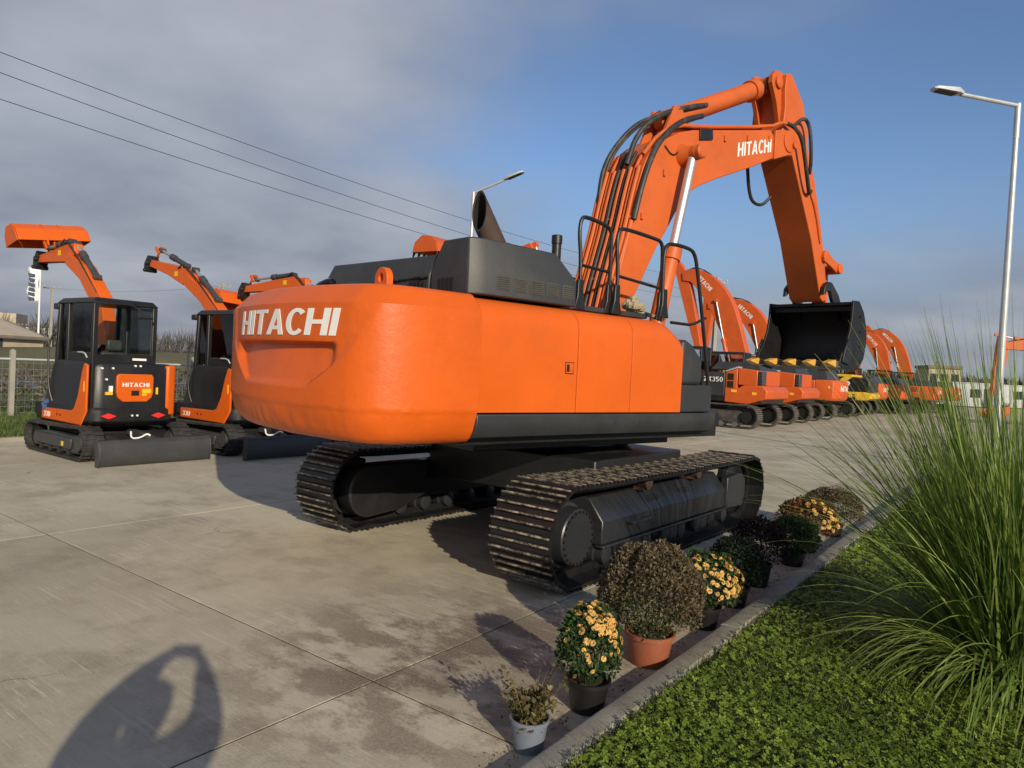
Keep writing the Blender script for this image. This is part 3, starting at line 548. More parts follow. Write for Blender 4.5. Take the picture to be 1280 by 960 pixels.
# ------------------------------------------------------------------ cab on the far side
def cab(parent, x0, x1, y0, y1, z0, z1, belt, frame='black', post=.06, rear_belt=None, lean=.10):
    """posts, roof, lower door panel and separate panes"""
    f = MB(); t = post; rb = rear_belt or belt
    f.box(x0, x1, y0, y1, z0, z0+.10)
    for y in (y0, y1-t):
        f.box(x0, x0+t, y, y+t, z0+.1, z1-.09); f.box(x0+(x1-x0)*.62, x0+(x1-x0)*.62+t, y, y+t, z0+.1, z1-.09)
        f.prism([(x1-t, z0+.1), (x1, z0+.1), (x1-lean, z1-.09), (x1-lean-t, z1-.09)], y, y+t)
        f.box(x0+t, x0+(x1-x0)*.62, y+.008, y+t-.008, z0+.1, belt)
    f.box(x0+.008, x0+t-.008, y0+t, y1-t, z0+.1, rb); f.prism([(x1-t+.005, z0+.1), (x1-.005, z0+.1), (x1-.03, z0+.4), (x1-t-.03, z0+.4)], y0+t, y1-t)
    c = f.build('cab', frame, parent, bevel=.012)
    MB().prismz([(x0-.02,y0-.015),(x1-lean+.05,y0-.015),(x1-lean+.05,y1+.015),(x0-.02,y1+.015)], z1-.09, z1, [(x0+.05,y0+.05),(x1-lean-.04,y0+.05),(x1-lean-.04,y1-.05),(x0+.05,y1-.05)]).build('roof', frame, c, bevel=.02)
    xm = x0+(x1-x0)*.62
    for y in (y0+t/2, y1-t/2):
        B(x0+t+.003, xm-.003, y-.004, y+.004, belt+.004, z1-.095).build('window_pane', 'glass', c, smooth=0)
        MB().prism([(xm+t, z0+.42), (x1-t-.03, z0+.42), (x1-lean-t, z1-.095), (xm+t, z1-.095)], y-.004, y+.004).build('window_pane', 'glass', c, smooth=0)
    B(x0+t/2-.004, x0+t/2+.004, y0+t+.003, y1-t-.003, rb+.004, z1-.095).build('window_pane', 'glass', c, smooth=0)
    MB().add([(x1-t/2-.03, y0+t, z0+.41), (x1-t/2-.03, y1-t, z0+.41), (x1-lean-t/2, y1-t, z1-.095), (x1-lean-t/2, y0+t, z1-.095)], [(0,1,2,3)]).build('window_pane', 'glass', c, smooth=0, norm=False)
    s = MB(); sx = x0+(x1-x0)*.32; sy = (y0+y1)/2
    s.box(sx-.05, sx+.38, sy-.22, sy+.22, z0+.35, z0+.50); s.prism([(sx-.02, z0+.48), (sx+.08, z0+.48), (sx-.02, z0+1.10), (sx-.12, z0+1.10)], sy-.21, sy+.21); s.box(sx-.10, sx-.02, sy-.12, sy+.12, z0+1.12, z0+1.3)
    s.build('seat', 'grey', c, bevel=.03); return c
cab(BX, -.30, 1.40, .48, 1.44, 1.41, 2.98, 2.05)
# ------------------------------------------------------------------ boom, arm, bucket
bm = [(.12,1.85),(.30,2.2),(.451,2.688),(.575,3.09),(.697,3.489),(.765,3.76),(.825,4.03),(.90,4.27),(.97,4.41),(1.06,4.53),(1.27,4.69),(1.58,4.865),(1.877,4.966),(2.6,5.15),(3.70,5.43),(3.86,5.30),(3.82,5.05),
 (3.226,4.783),(2.378,4.436),(2.049,4.284),(1.851,4.172),(1.71,4.032),(1.563,3.823),(1.434,3.631),(1.236,3.352),(1.05,3.03),(.878,2.733),(.72,2.35),(.58,1.9),(.45,1.66),(.22,1.66)]
bo = MB().prism(bm, -.31, .31).build('boom', 'orange_boom', BX, bevel=.012)
for s in (-1, 1):
    fk = [(3.78,5.02),(3.78,5.44),(3.887,5.472),(4.15,5.53),(4.27,5.51),(4.345,5.43),(4.36,5.33),(4.32,5.25),(4.219,5.185)]
    MB().prism(fk, s*.295, s*.345).build('boom_fork', 'orange_boom', bo, bevel=.008)
    cp = MB(); cp.lathe([(.155, .344*s), (.155, .362*s), (.14, .368*s)], 28, (4.155, 0, 5.36), 'y'); cp.lathe([(.05, .36*s), (.05, .40*s)], 12, (4.26, 0, 5.33), 'y'); cp.build('pin_cap', 'orange_boom', bo)
word('HITACHI', flat((2.875, -.3125, 4.852), (.845, 0, .262), (.0, 0, .192), (0, -1, 0)), .11).build('lettering', 'white', bo, smooth=0, norm=False)
ab = [(4.10,5.60),(4.13,5.9),(4.10,6.15),(4.12,6.38),(4.22,6.42),(4.30,6.385),(4.66,6.07),(4.73,5.88),(4.85,5.48),(5.15,4.996),(5.436,4.331),(5.648,3.75),(5.765,3.27),(5.75,3.17),(5.66,3.13),(5.56,3.19),(5.151,4.079),(4.738,4.724),(4.406,5.242),(4.25,5.16),(4.10,5.20),(4.03,5.36)]
ar = MB().prism(ab, -.27, .27).build('arm', 'orange_boom', BX, bevel=.012)
for s in (-1, 1):
    MB().prism([(4.14,5.55),(3.99,5.95),(3.84,6.20),(3.85,6.31),(3.92,6.39),(4.02,6.415),(4.14,6.40)], s*.13, s*.20).build('arm_clevis', 'orange_boom', ar, bevel=.006)
    MB().lathe([(.09, s*.20), (.09, s*.235), (.05, s*.25)], 20, (4.0, 0, 6.235), 'y').build('pin_cap', 'orange_boom', ar)
    MB().lathe([(.10, s*.27), (.10, s*.32), (.06, s*.33)], 20, (5.60, 0, 3.86), 'y').build('pin_cap', 'orange_boom', ar)
def ram(name, p0, p1, f, rb, rr, mat, parent=BX, head=None, rod='chrome'):
    p0, p1 = Vector(p0), Vector(p1); d = (p1-p0).normalized(); L = (p1-p0).length; m = MB(); a = d.orthogonal()
    m.cyl(p0, p0+d*(L*f), rb, n=40); m.cyl(p0+d*(L*f-.16), p0+d*(L*f), rb*1.22, n=40)
    b = m.build(name, mat, parent, bevel=.006)
    cylo(p0+d*(L*f-.02), p1, rr, n=56).build('piston_rod', rod, b)
    [MB().lathe([(rb*.95, -.07), (rb*.95, .07)], 20, pe, 'y').build('rod_eye', mat, b, bevel=.004) for pe in (p0, p1)]; return b
ram('arm_cylinder', (1.62, 0, 5.08), (4.0, 0, 6.235), .875, .128, .062, 'orange_boom', rod='steel')
for s in (-1, 1):
    MB().prism([(1.35,4.70),(1.60,5.24),(1.75,5.24),(2.0,4.98)], s*.14, s*.19).build('cylinder_bracket', 'orange_boom', bo, bevel=.006)
    ram('boom_cylinder', (.93, s*.47, 1.62), (1.66, s*.47, 4.585), .585, .098, .056, 'orange_boom')
pinb = MB(); pinb.lathe([(.07, -.62), (.09, -.60), (.09, -.54), (.075, -.53), (.12, -.36), (.15, -.305), (.15, .305), (.12, .36), (.075, .53), (.09, .54), (.09, .60), (.07, .62)], 24, (1.66, 0, 4.585), 'y'); pinb.build('boom_pin', 'orange_boom', bo)
# bucket ram and links on the front of the arm
ram('bucket_cylinder', (4.98, 0, 5.72), (6.02, 0, 3.74), .60, .085, .05, 'orange_boom', rod='steel')
for s in (-1, 1):
    MB().prism([(4.80,5.50),(4.98,5.86),(5.08,5.76),(5.02,5.30)], s*.11, s*.15).build('cylinder_bracket', 'orange_boom', ar, bevel=.005)
    MB().limb([(5.55,3.87,.09),(5.80,3.78,.075),(6.06,3.70,.085)], s*.275, s*.325).build('link_arm', 'orange_boom', BX, bevel=.01)
tp = MB(); tp.limb([(6.02,3.78,.10),(6.07,3.45,.075),(6.08,3.12,.08)], -.10, .10); tp.lathe([(.085, -.36), (.085, .36)], 18, (6.04, 0, 3.71), 'y'); tp.build('bucket_link', 'orange_boom', BX, bevel=.01)
BK = MB(); prof = [(5.80,3.10),(5.98,3.10),(6.12,2.96),(6.24,2.72),(6.27,2.48),(6.20,2.24),(6.06,2.08),(5.88,2.02),(5.60,2.06),(5.33,2.12)]
pp = [(5.80,3.10)]+[tuple(x) for x in np.array(prof)[1:]]
BK.sheet(pp, -.028, -.70, .70); BK.box(5.76, 5.87, -.70, .70, 3.075, 3.125); BK.box(5.84, 5.88, -.68, .68, 2.985, 3.07)
bk = BK.build('bucket', 'bucket_black', BX, bevel=.006)
for s in (-1, 1):
    sp_ = [(5.74,3.14),(5.95,3.15),(6.14,2.98),(6.265,2.73),(6.295,2.48),(6.22,2.22),(6.07,2.055),(5.88,1.995),(5.60,2.035),(5.38,2.09),(5.42,2.22),(5.58,2.42),(5.69,2.66),(5.73,2.9)]
    MB().prism(sp_, s*.70, s*.735).build('bucket_side', 'bucket_black', bk, bevel=.006)
    MB().prism([(5.42,2.14),(5.66,2.10),(5.76,2.36),(5.60,2.52),(5.50,2.36)], s*.735, s*.765).build('side_cutter', 'black', bk, bevel=.006)
    MB().prism([(5.50,3.22),(5.62,3.30),(5.72,3.30),(5.80,3.18),(5.90,3.06),(6.20,2.80),(6.14,3.10),(6.0,3.28),(5.75,3.45),(5.62,3.45),(5.52,3.36)], s*.30, s*.36).build('bucket_ear', 'black', bk, bevel=.008)
    for k in range(4): cylo((6.02+.03*k, s*.734, 2.9-.24*k), (6.02+.03*k, s*.75, 2.9-.24*k), .022, n=8).build('bolt', 'black', bk)
BKL = B(5.28, 5.50, -.70, .70, 2.085, 2.125).build('cutting_lip', 'black', bk, bevel=.005)
for k in range(5):
    y = .66-k*.33; m = MB(); m.add([(5.46,y-.06,2.05),(5.46,y+.06,2.05),(5.46,y-.06,2.155),(5.46,y+.06,2.155),(5.26,y-.05,2.07),(5.26,y+.05,2.07),(5.26,y-.05,2.15),(5.26,y+.05,2.15)], [(0,1,3,2),(4,6,7,5),(0,4,5,1),(2,3,7,6),(0,2,6,4),(1,5,7,3)]); ad = m.build('tooth_adapter', 'steel', bk, bevel=.006)
    m = MB(); m.add([(5.285,y-.068,2.05),(5.285,y+.068,2.05),(5.285,y-.068,2.17),(5.285,y+.068,2.17),(5.06,y-.052,2.105),(5.06,y+.052,2.105),(5.06,y-.052,2.125),(5.06,y+.052,2.125)], [(0,1,3,2),(4,6,7,5),(0,4,5,1),(2,3,7,6),(0,2,6,4),(1,5,7,3)]); m.build('tooth', 'tooth', bk, bevel=.006)
# pipes and hoses
TOP = [(.36,2.25),(.451,2.688),(.575,3.09),(.697,3.489),(.80,3.93),(.90,4.27),(1.04,4.50)]
def offs(path, d):
    o = []; m = len(path)
    for i, (x, z) in enumerate(path):
        a = path[max(i-1,0)]; b = path[min(i+1,m-1)]; dx, dz = b[0]-a[0], b[1]-a[1]; l = math.hypot(dx, dz); o.append((x-dz/l*d, z+dx/l*d))
    return o
for k, (y, d, r, mt) in enumerate(((-.285,.045,.026,'orange_boom'),(-.225,.04,.020,'orange_boom'),(-.165,.05,.024,'orange_boom'),(-.10,.04,.020,'hose'),(-.045,.04,.024,'orange_boom'),(.03,.05,.022,'hose'),(.10,.045,.026,'orange_boom'),(.16,.04,.020,'orange_boom'),(.21,.06,.024,'orange_boom'),(.27,.05,.026,'orange_boom'))):
    p = offs(TOP[:6+k%2], d); tubeo([(x, y, z) for x, z in p], r, 8, 2).build('hydraulic_pipe', mt, bo)
    tubeo([(.42-.02*k, y*1.2-.05, 1.9), (.28, y*1.1, 2.05), (p[0][0], y, p[0][1])], r*1.1, 8, 2).build('hydraulic_hose', 'hose' if k % 2 else 'orange_boom', bo)
for z in (2.9, 3.65):
    x = float(np.interp(z, [q[1] for q in TOP], [q[0] for q in TOP])); B(x-.050, x+.01, -.305, .305, z-.014, z+.014).build('pipe_clamp', 'orange_boom', bo, bevel=.005)
tubeo([(.75,-.34,3.62),(.84,-.345,4.0),(.98,-.35,4.38),(1.18,-.33,4.68),(1.55,-.30,4.98),(1.9,-.24,5.14),(2.2,-.18,5.26)], .036, 10, 2).build('hydraulic_hose', 'hose', bo)
tubeo([(.60,-.285,3.0),(.75,-.30,3.62)], .03, 8).build('hydraulic_pipe', 'orange_boom', bo)
tubeo([(.84,-.10,4.33),(1.0,-.10,4.75),(1.35,-.14,5.06),(1.9,-.17,5.30),(2.35,-.13,5.46)], .033, 10, 2).build('hydraulic_hose', 'hose', bo)
tubeo([(.74,.22,3.80),(.74,.24,4.05),(.84,.26,4.42),(1.1,.22,4.80),(1.4,.16,5.08),(1.8,.15,5.22)], .03, 10, 2).build('hydraulic_hose', 'hose', bo)
tubeo([(.84,.27,4.2),(.95,.25,4.55),(1.25,.2,4.92),(1.7,.12,5.25)], .026, 8, 2).build('hydraulic_hose', 'hose', bo)
tubeo([(.95,-.26,4.45),(1.2,-.28,4.76),(1.6,-.27,4.97),(2.0,-.27,5.045),(3.75,-.27,5.495),(3.95,-.30,5.60),(4.08,-.33,5.62)], .026, 10, 1).build('hydraulic_pipe', 'orange_boom', bo)
tubeo([(1.25,-.20,4.77),(1.6,-.20,4.96),(2.0,-.2,5.035),(3.6,-.2,5.44)], .022, 8, 1).build('hydraulic_pipe', 'hose', bo)
MB().prism([(1.98,4.86),(2.26,4.93),(2.24,5.07),(1.97,5.0)], -.335, -.305).build('pipe_bracket', 'black', bo, bevel=.004)
tubeo([(4.08,-.33,5.62),(4.25,-.37,5.60),(4.42,-.40,5.48),(4.55,-.40,5.2),(4.72,-.38,4.86),(4.86,-.34,4.72),(4.98,-.30,4.80)], .030, 10, 2).build('arm_hose', 'hose', ar)
tubeo([(4.35,-.30,5.66),(4.52,-.36,5.82),(4.66,-.38,5.74),(4.74,-.38,5.50),(4.82,-.36,5.2),(4.90,-.30,5.05)], .028, 10, 2).build('arm_hose', 'hose', ar)
tubeo([(3.95,.20,5.05),(4.15,.28,4.75),(4.30,.30,4.58),(4.52,.26,4.56),(4.66,.20,4.72)], .026, 8, 2).build('arm_hose', 'hose', ar)
tubeo([(4.98,-.285,4.80),(5.20,-.285,4.55),(5.42,-.285,4.05)], .018, 8, 1).build('arm_pipe', 'orange_boom', ar)
for u, z in ((2.55, 5.03), (3.1, 5.17), (3.65, 5.30), (.92, 3.70), (1.30, 4.30)): B(u-.02, u+.02, -.335, -.308, z-.05, z+.03).build('boom_lug', 'orange_boom', bo, bevel=.004)
tubeo([(1.28,-.318,4.62),(1.45,-.32,4.52),(1.60,-.34,4.66)], .010, 6, 2).build('grease_line', 'hose', bo)
# ------------------------------------------------------------------ belts for the smaller machines
def belt(name, parent, yc, w, xr, xf, rr, rf, zb, n, th, lug, mat, rise=0., rubber=False):
    X, T, L = resample(track_path(xr, xf, rr, rf, zb, .006, rise=rise), n); mb = MB(); sg = None; zc = zb+rr; wear = []; pitch = L/n
    for i, ((x, z), (tx, tz)) in enumerate(zip(X, T)):
        nx, nz = -tz, tx
        if sg is None: sg = 1 if nx*x+nz*(z-zc) > 0 else -1
        nx, nz = nx*sg, nz*sg; h = pitch/2
        def q(u, y, v): return (x+tx*u+nx*v, yc+y, z+tz*u+nz*v)
        mb.add([q(u, y, v) for v in (-th, 0) for u, y in ((-h*1.05, -w/2), (h*1.05, -w/2), (h*1.05, w/2), (-h*1.05, w/2))], [(0,3,2,1),(4,5,6,7),(0,1,5,4),(1,2,6,5),(2,3,7,6),(3,0,4,7)]); wear += [0]*8
        for (u0, u1, y0, y1) in (((-h*.6, h*.2, -w/2, -.02), (-h*.1, h*.7, .02, w/2)) if rubber else ((-h*.7, -h*.5, -w/2, w/2), (-h*.05, h*.15, -w/2, w/2), (h*.6, h*.8, -w/2, w/2))):
            mb.add([q(u, y, v) for v in (0, lug) for u, y in ((u0, y0), (u1, y0), (u1, y1), (u0, y1))], [(4,5,6,7),(0,1,5,4),(1,2,6,5),(2,3,7,6),(3,0,4,7)]); wear += [0]*4+[1]*4
    o = mb.build(name, mat, parent, smooth=0, norm=False); a = o.data.attributes.new('wear', 'FLOAT', 'POINT'); a.data.foreach_set('value', wear); return o
# ------------------------------------------------------------------ mini excavators, tail and blade towards the camera
def mini(pos, a, label, pose, tool):
    M = empty('mini_excavator', pos, math.pi/2-a, label, 'mini excavator', 'mini excavators parked along the grass verge')
    for s in (-1, 1):
        yc = s*.70; f = MB(); f.prism([(-.80,.10),(.82,.10),(.90,.20),(.84,.33),(.3,.38),(-.75,.36),(-.88,.22)], yc-.10 if s < 0 else yc-.06, yc+.06 if s < 0 else yc+.10)
        f.prism([(-.62,.16),(.62,.16),(.66,.33),(-.66,.33)], yc+s*.10, yc+s*.145)
        fr = f.build('crawler_track', 'grey', M, bevel=.02)
        tag(belt('rubber_belt', fr, yc, .30, -.86, .88, .255, .235, .022, 62, .03, .022, 'rubber', rubber=True), kind='stuff')
        MB().lathe([(.20, -.05), (.20, .05), (.12, .06*1), (.12, .13)], 20, (-.86, yc, .275), 'y').build('sprocket', 'grey', fr); MB().lathe([(.18, -.06), (.18, .06)], 20, (.88, yc, .255), 'y').build('idler', 'black', fr)
        for k in range(4): MB().lathe([(.065, -.12), (.065, .12)], 12, (-.52+.34*k, yc, .10), 'y').build('track_roller', 'black', fr)
        B(-.40, -.33, yc+s*.145, yc+s*.150, .20, .27).build('sticker', 'sticker', fr, smooth=0)
    B(-.75, .75, -.62, .62, .22, .44).build('undercarriage', 'black', M, bevel=.03); MB().lathe([(.36, .42), (.36, .54)], 24).build('slew_ring', 'black', M)
    bl = MB(); bl.sheet([(-1.60,.40),(-1.655,.36),(-1.685,.26),(-1.685,.14),(-1.66,.05),(-1.62,.01)], .035, -.86, .86); bl.prism([(-1.60,.41),(-1.66,.37),(-1.70,.2),(-1.67,.01),(-1.56,.01),(-1.56,.41)], .86, .878); bl.prism([(-1.60,.41),(-1.66,.37),(-1.70,.2),(-1.67,.01),(-1.56,.01),(-1.56,.41)], -.878, -.86)
    bl.box(-1.66, -1.60, -.85, .85, .35, .375)
    b = bl.build('dozer_blade', 'grey', M, bevel=.006)
    for s in (-.33, .33): MB().limb([(-1.60,.22,.07),(-1.2,.25,.07),(-.6,.30,.08)], s-.04, s+.04).build('blade_arm', 'grey', b, bevel=.01)
    MB().limb([(-1.58,.32,.045),(-1.25,.40,.06),(-.75,.42,.05)], -.06, .06).build('blade_cylinder', 'grey', b, bevel=.02)
    tubeo([(-1.12,.16,.46),(-1.22,.20,.36),(-1.32,.10,.38),(-1.38,.04,.45),(-1.42,.0,.42)], .014, 8, 2).build('blade_hose', 'white', b)
    # upper body: black rear shell with rounded corners
    def outline(w, xr, rc, xf): 
        o = [(xf, -w), (xf, w)]; o += [(xr+rc+rc*math.cos(R(t)), w-rc+rc*math.sin(R(t))) for t in (90, 110, 130, 150, 165)]; n = 7
        o += [(xr-.035*(1-((i-3)/3)**2), (w-rc*.9)*(1-2*(i/6))) for i in range(7)]
        o += [(xr+rc+rc*math.cos(R(t)), -w+rc-rc*math.sin(R(t))) for t in (165, 150, 130, 110, 90)]; return o
    up = MB(); lo, mi, hi = outline(.74, -1.02, .22, .95), outline(.765, -1.075, .22, .95), outline(.755, -1.06, .22, -.1)
    n = len(mi); lv = [(outline(.68, -.93, .2, .95), .53), (mi, .62), (mi, .80), (outline(.755, -1.045, .22, .6), .84), (outline(.755, -1.04, .22, .3), 1.46), (outline(.73, -.99, .2, .2), 1.54)]
    for o, z in lv: up.V += [(x, y if y > 0 else y*.76, z) for x, y in o]
    up.F = [tuple(range(n-1,-1,-1)), tuple((len(lv)-1)*n+i for i in range(n))]+[(k*n+i, k*n+(i+1)%n, (k+1)*n+(i+1)%n, (k+1)*n+i) for k in range(len(lv)-1) for i in range(n)]
    sh = up.build('rear_shell', 'black', M, bevel=.015)
    for y in (.50, -.27): MB().add([(-1.112, y, .74), (-1.105, y+.125, .70), (-1.108, y, .66), (-1.112, y-.125, .70)], [(0,1,2,3)]).build('reflector', 'red', sh, smooth=0, norm=False) if False else MB().prismx([(y, .755), (y+.115, .71), (y, .665), (y-.115, .71)], -1.118, -1.08).build('reflector', 'red', sh, smooth=0)
    for y in (.23, .0): MB().prismx(arc(y, .71, .07, .028, 0, 360, 14)[:-1], -1.116, -1.09).build('tie_eye', 'soot_and_hole_shade', sh, smooth=0); 
    for y, z in ((.60, 1.45), (.44, 1.455), (.53, 1.28), (.15, .715), (.07, .715), (.10, 1.50), (.02, 1.50)): cylo((-1.075, y, z), (-1.05 if z < 1 else -1.0, y, z), .016, n=8).build('bolt', 'white', sh) if z > 1 else cylo((-1.125, y, z), (-1.09, y, z), .016, n=8).build('bolt', 'white', sh)
    pn = MB(); pn.prismx([(.37,1.00),(.39,1.08),(.39,1.33),(.36,1.37),(-.15,1.37),(-.18,1.33),(-.18,1.08),(-.16,1.00),(-.08,.93),(.29,.93)], -1.105, -1.03)
    po = pn.build('engine_cover', 'orange', M, bevel=.012)
    word('HITACHI', flat((-1.1065, .31, 1.17), (0, -.42, 0), (0, 0, .065), (-1, 0, 0)), .13, th=.003).build('lettering', 'white', po, smooth=0, norm=False)
    B(-1.112, -1.10, .05, .17, 1.03, 1.11).build('handle_recess', 'soot_and_hole_shade', po, bevel=.003)
    B(-1.108, -1.10, -.14, .0, 1.07, 1.14).build('sticker', 'sticker', po, smooth=0); B(-1.108, -1.10, -.07, .0, 1.03, 1.06).build('sticker', 'sticker', po, smooth=0)
    B(-1.082, -1.04, .44, .54, 1.04, 1.085).build('sticker', 'sticker', sh, smooth=0); B(-1.082, -1.04, .44, .49, 1.09, 1.18).build('sticker', 'white', sh, smooth=0); B(-1.075, -1.04, -.27, -.235, 1.05, 1.16).build('sticker', 'sticker', sh, smooth=0)
    # orange corner sweeps
    lc = [(.62,.55),(.62,.74),(-.45,.76),(-.56,.80),(-.68,1.0),(-.80,1.38),(-.87,1.52),(-.99,1.50),(-.99,.78),(-.80,.55)]
    l = MB().prism(lc, .745, .785).build('corner_cover', 'orange', M, bevel=.02)
    B(-.925, -.885, .784, .788, 1.08, 1.24).build('sticker', 'sticker', l, smooth=0); word('33U', flat((.52, .7855, .60), (-.24, 0, 0), (0, 0, .085), (0, 1, 0)), .12).build('lettering', 'white', l, smooth=0, norm=False)
    for x in (-.10, .02): cylo((x, .78, .66), (x, .789, .66), .02, n=10).build('cover_plug', 'soot_and_hole_shade', l)
    rc = MB().prismz([(-1.02,-.40),(-1.075,-.43),(-1.04,-.57),(-.86,-.66),(.45,-.66),(.45,-.46),(-.7,-.46)], .70, 1.52).build('side_tank_cover', 'orange', M, bevel=.03)
    B(-.2, .95, -.74, .74, .53, .60).build('floor', 'black', M, bevel=.01)
    # cab
    c = cab(M, -.99, .42, -.26, .72, .60, 2.54, 1.68, 'black', .075, 1.66, .14)
    B(-1.0, -.985, -.10, .12, 1.585, 1.62).build('sticker', 'white', c, smooth=0); B(-.994, -.975, -.25, .71, 1.50, 1.665).build('rear_sill', 'black', c)
    MB().prism([(-.93,1.40),(-.55,1.40),(-.40,.80),(-.50,.74),(-.62,.86),(-.78,1.16)], .722, .735).build('vent_panel', 'grey', c, bevel=.004)
    for k in range(6): MB().prism([(-.80+.04*k,1.30-.085*k),(-.60+.04*k,1.30-.085*k),(-.60+.04*k,1.275-.085*k),(-.80+.04*k,1.275-.085*k)], .735, .739).build('vent_slat', 'black', c, smooth=0)
    tubeo([(.30,.75,.85),(.36,.80,1.1),(.40,.80,1.75),(.36,.75,1.95)], .016, 8, 2).build('grab_rail', 'black', c); tubeo([(-.86,.735,1.60),(-.82,.76,1.68),(-.60,.76,1.68)], .012, 6, 1).build('door_handle', 'galv', c)
    B(.36, .52, .56, .70, 2.36, 2.46).build('work_light', 'black', c, bevel=.015)
    MB().lathe([(.001, -.02), (.09, -.015), (.10, 0), (.09, .012), (.001, .015)], 14, (-1.12, -.02, 2.27)).build('rear_mirror', 'black', c); tubeo([(-.99,.15,2.45),(-1.06,.1,2.42),(-1.12,0,2.28)], .01, 6, 1).build('mirror_stalk', 'black', c)
    s = MB(); 
    for k in range(7): s.lathe([(.001, -.10), (.12, -.06), (.16, .02), (.08, .12), (.001, .14)], 9, (-.35+random.uniform(-.15,.15), .18+random.uniform(-.15,.15), 1.45+random.uniform(-.2,.25)))
    s.build('plastic_wrapped_controls', 'glass', c)
    # boom, arm and tool
    yb = -.36; bz = pose['boom']; bo = MB().limb(bz, yb-.11, yb+.11).build('boom', 'orange', M, bevel=.012)
    x0, z0, _ = bz[-1]; x1, z1, _ = bz[-3]; 
    word('HITACHI', flat((x1+.05, yb+.112, z1-.07), ((x0-x1)*.62, 0, (z0-z1)*.62), (-.05, 0, .10), (0, 1, 0)), .12).build('lettering', 'white', bo, smooth=0, norm=False) if False else None
    ax = pose['arm']; ao = MB().limb(ax, yb-.085, yb+.085).build('arm', 'orange', M, bevel=.012)
    mid = ax[1]; B(mid[0]+.25, mid[0]+.37, yb+.085, yb+.089, mid[1]-.03+pose.get('sz', 0), mid[1]+.07+pose.get('sz', 0)).build('sticker', 'sticker', ao, smooth=0)
    for p0, p1, f, nm in pose['rams']: ram(nm, (p0[0], yb, p0[1]), (p1[0], yb, p1[1]), f, .058, .032, 'grey', M)
    tubeo([(bz[2][0], yb+.10, bz[2][1]+.16), (ax[1][0]-.1, yb+.13, ax[1][1]+.30), (ax[1][0]+.2, yb+.10, ax[1][1]+.18)], .016, 6, 2).build('arm_hose', 'hose', ao)
    x, z, h = ax[-1]; cp = MB(); cp.limb([(x-.02, z+.12, .10), (x+.10, z-.05, .12), (x+.12, z-.20, .10)], yb-.10, yb+.10); cp.lathe([(.05, -.16), (.05, .16)], 12, (x, yb, z), 'y'); cp.lathe([(.04, -.15), (.04, .15)], 12, (x+.12, yb, z-.16), 'y'); cp.build('quick_coupler', 'black', M, bevel=.012)
    MB().limb([(x-.45, z+.18, .035), (x-.30, z+.33, .035)], yb+.085, yb+.115).build('tipping_link', 'orange', M, bevel=.008); MB().limb([(x+.02, z+.10, .035), (x-.12, z+.36, .03), (x-.30, z+.33, .035)], yb-.115, yb-.085).build('tipping_link', 'orange', M, bevel=.008)
    if tool:
        tx, tz, tilt = tool; w = .66; bk = MB(); pr = [(-.30,.02),(-.20,.24),(.0,.34),(.22,.30),(.33,.12),(.30,-.10)]
        bk.sheet(pr, .02, -w, w); bk.prism([(-.30,.02),(-.20,.24),(.0,.34),(.22,.30),(.33,.12),(.30,-.10)], -w-.02, -w+.0); bk.prism([(-.30,.02),(-.20,.24),(.0,.34),(.22,.30),(.33,.12),(.30,-.10)], w, w+.02)
        bk.box(-.24, -.16, -.16, -.13, -.0, .26); bk.box(-.24, -.16, .13, .16, .0, .26)
        k = bk.build('ditching_bucket', 'orange', M, bevel=.006); k.location = (tx, yb-.10, tz); k.rotation_euler = (R(tilt), 0, 0)
        for yy in (-.15, .15): MB().prism([(-.34,.0),(-.25,.26),(-.05,.37),(-.05,.30),(-.2,.1),(-.26,-.14),(-.36,-.16)], yy-.015, yy+.015).build('bucket_ear', 'orange', k, bevel=.004)
    return M
MA = -.94
m1 = mini((-6.80, 11.99, 0), MA, 'nearest mini excavator, far left of the yard, holding a wide orange ditching bucket up', dict(boom=[(.55,.75,.14),(.75,1.5,.16),(1.2,2.6,.17),(1.85,3.15,.15),(2.55,3.45,.11)], arm=[(2.25,3.62,.10),(2.60,3.55,.17),(3.3,3.52,.11),(3.92,3.50,.075)], rams=[((1.45,3.05),(2.35,3.72),.72,'arm_cylinder'),((2.55,3.78),(3.55,3.72),.6,'bucket_cylinder')]), (3.88, 3.86, -8))
m2 = mini((-5.16, 13.39, 0), MA, 'mini excavator with empty coupler, half hidden behind the big orange counterweight', dict(boom=[(.55,.75,.14),(.75,1.5,.16),(1.2,2.45,.17),(1.85,2.95,.15),(2.55,3.30,.11)], arm=[(2.2,3.28,.10),(2.62,3.36,.18),(3.3,3.55,.12),(4.10,3.72,.075)], rams=[((1.4,2.85),(2.3,3.50),.72,'arm_cylinder'),((2.65,3.60),(3.70,3.98),.6,'bucket_cylinder')], sz=.05), None)
m3 = mini((-3.52, 14.78, 0), MA, 'mini excavator showing only its arm and bucket above the big counterweight', dict(boom=[(.55,.75,.14),(.75,1.5,.16),(1.0,2.5,.17),(1.5,3.1,.15),(2.1,3.38,.11)], arm=[(1.75,3.45,.10),(2.2,3.44,.17),(3.1,3.42,.12),(4.15,3.36,.075)], rams=[((1.1,2.95),(1.85,3.52),.72,'arm_cylinder'),((2.3,3.66),(3.75,3.60),.55,'bucket_cylinder')], sz=.02), (4.62, 2.95, 4))
rg = MB()
for k in range(9): rg.lathe([(.001,-.04),(.05,-.03),(.06,.02),(.001,.05)], 7, (.50+random.uniform(-.05,.05), .72+random.uniform(-.03,.05), .74+.012*k))
o = tag(rg.build('blue_rag', 'blue_rag'), 'small blue rag on the front step of the nearest mini excavator', 'rag'); o.location = m1.location; o.rotation_euler = m1.rotation_euler

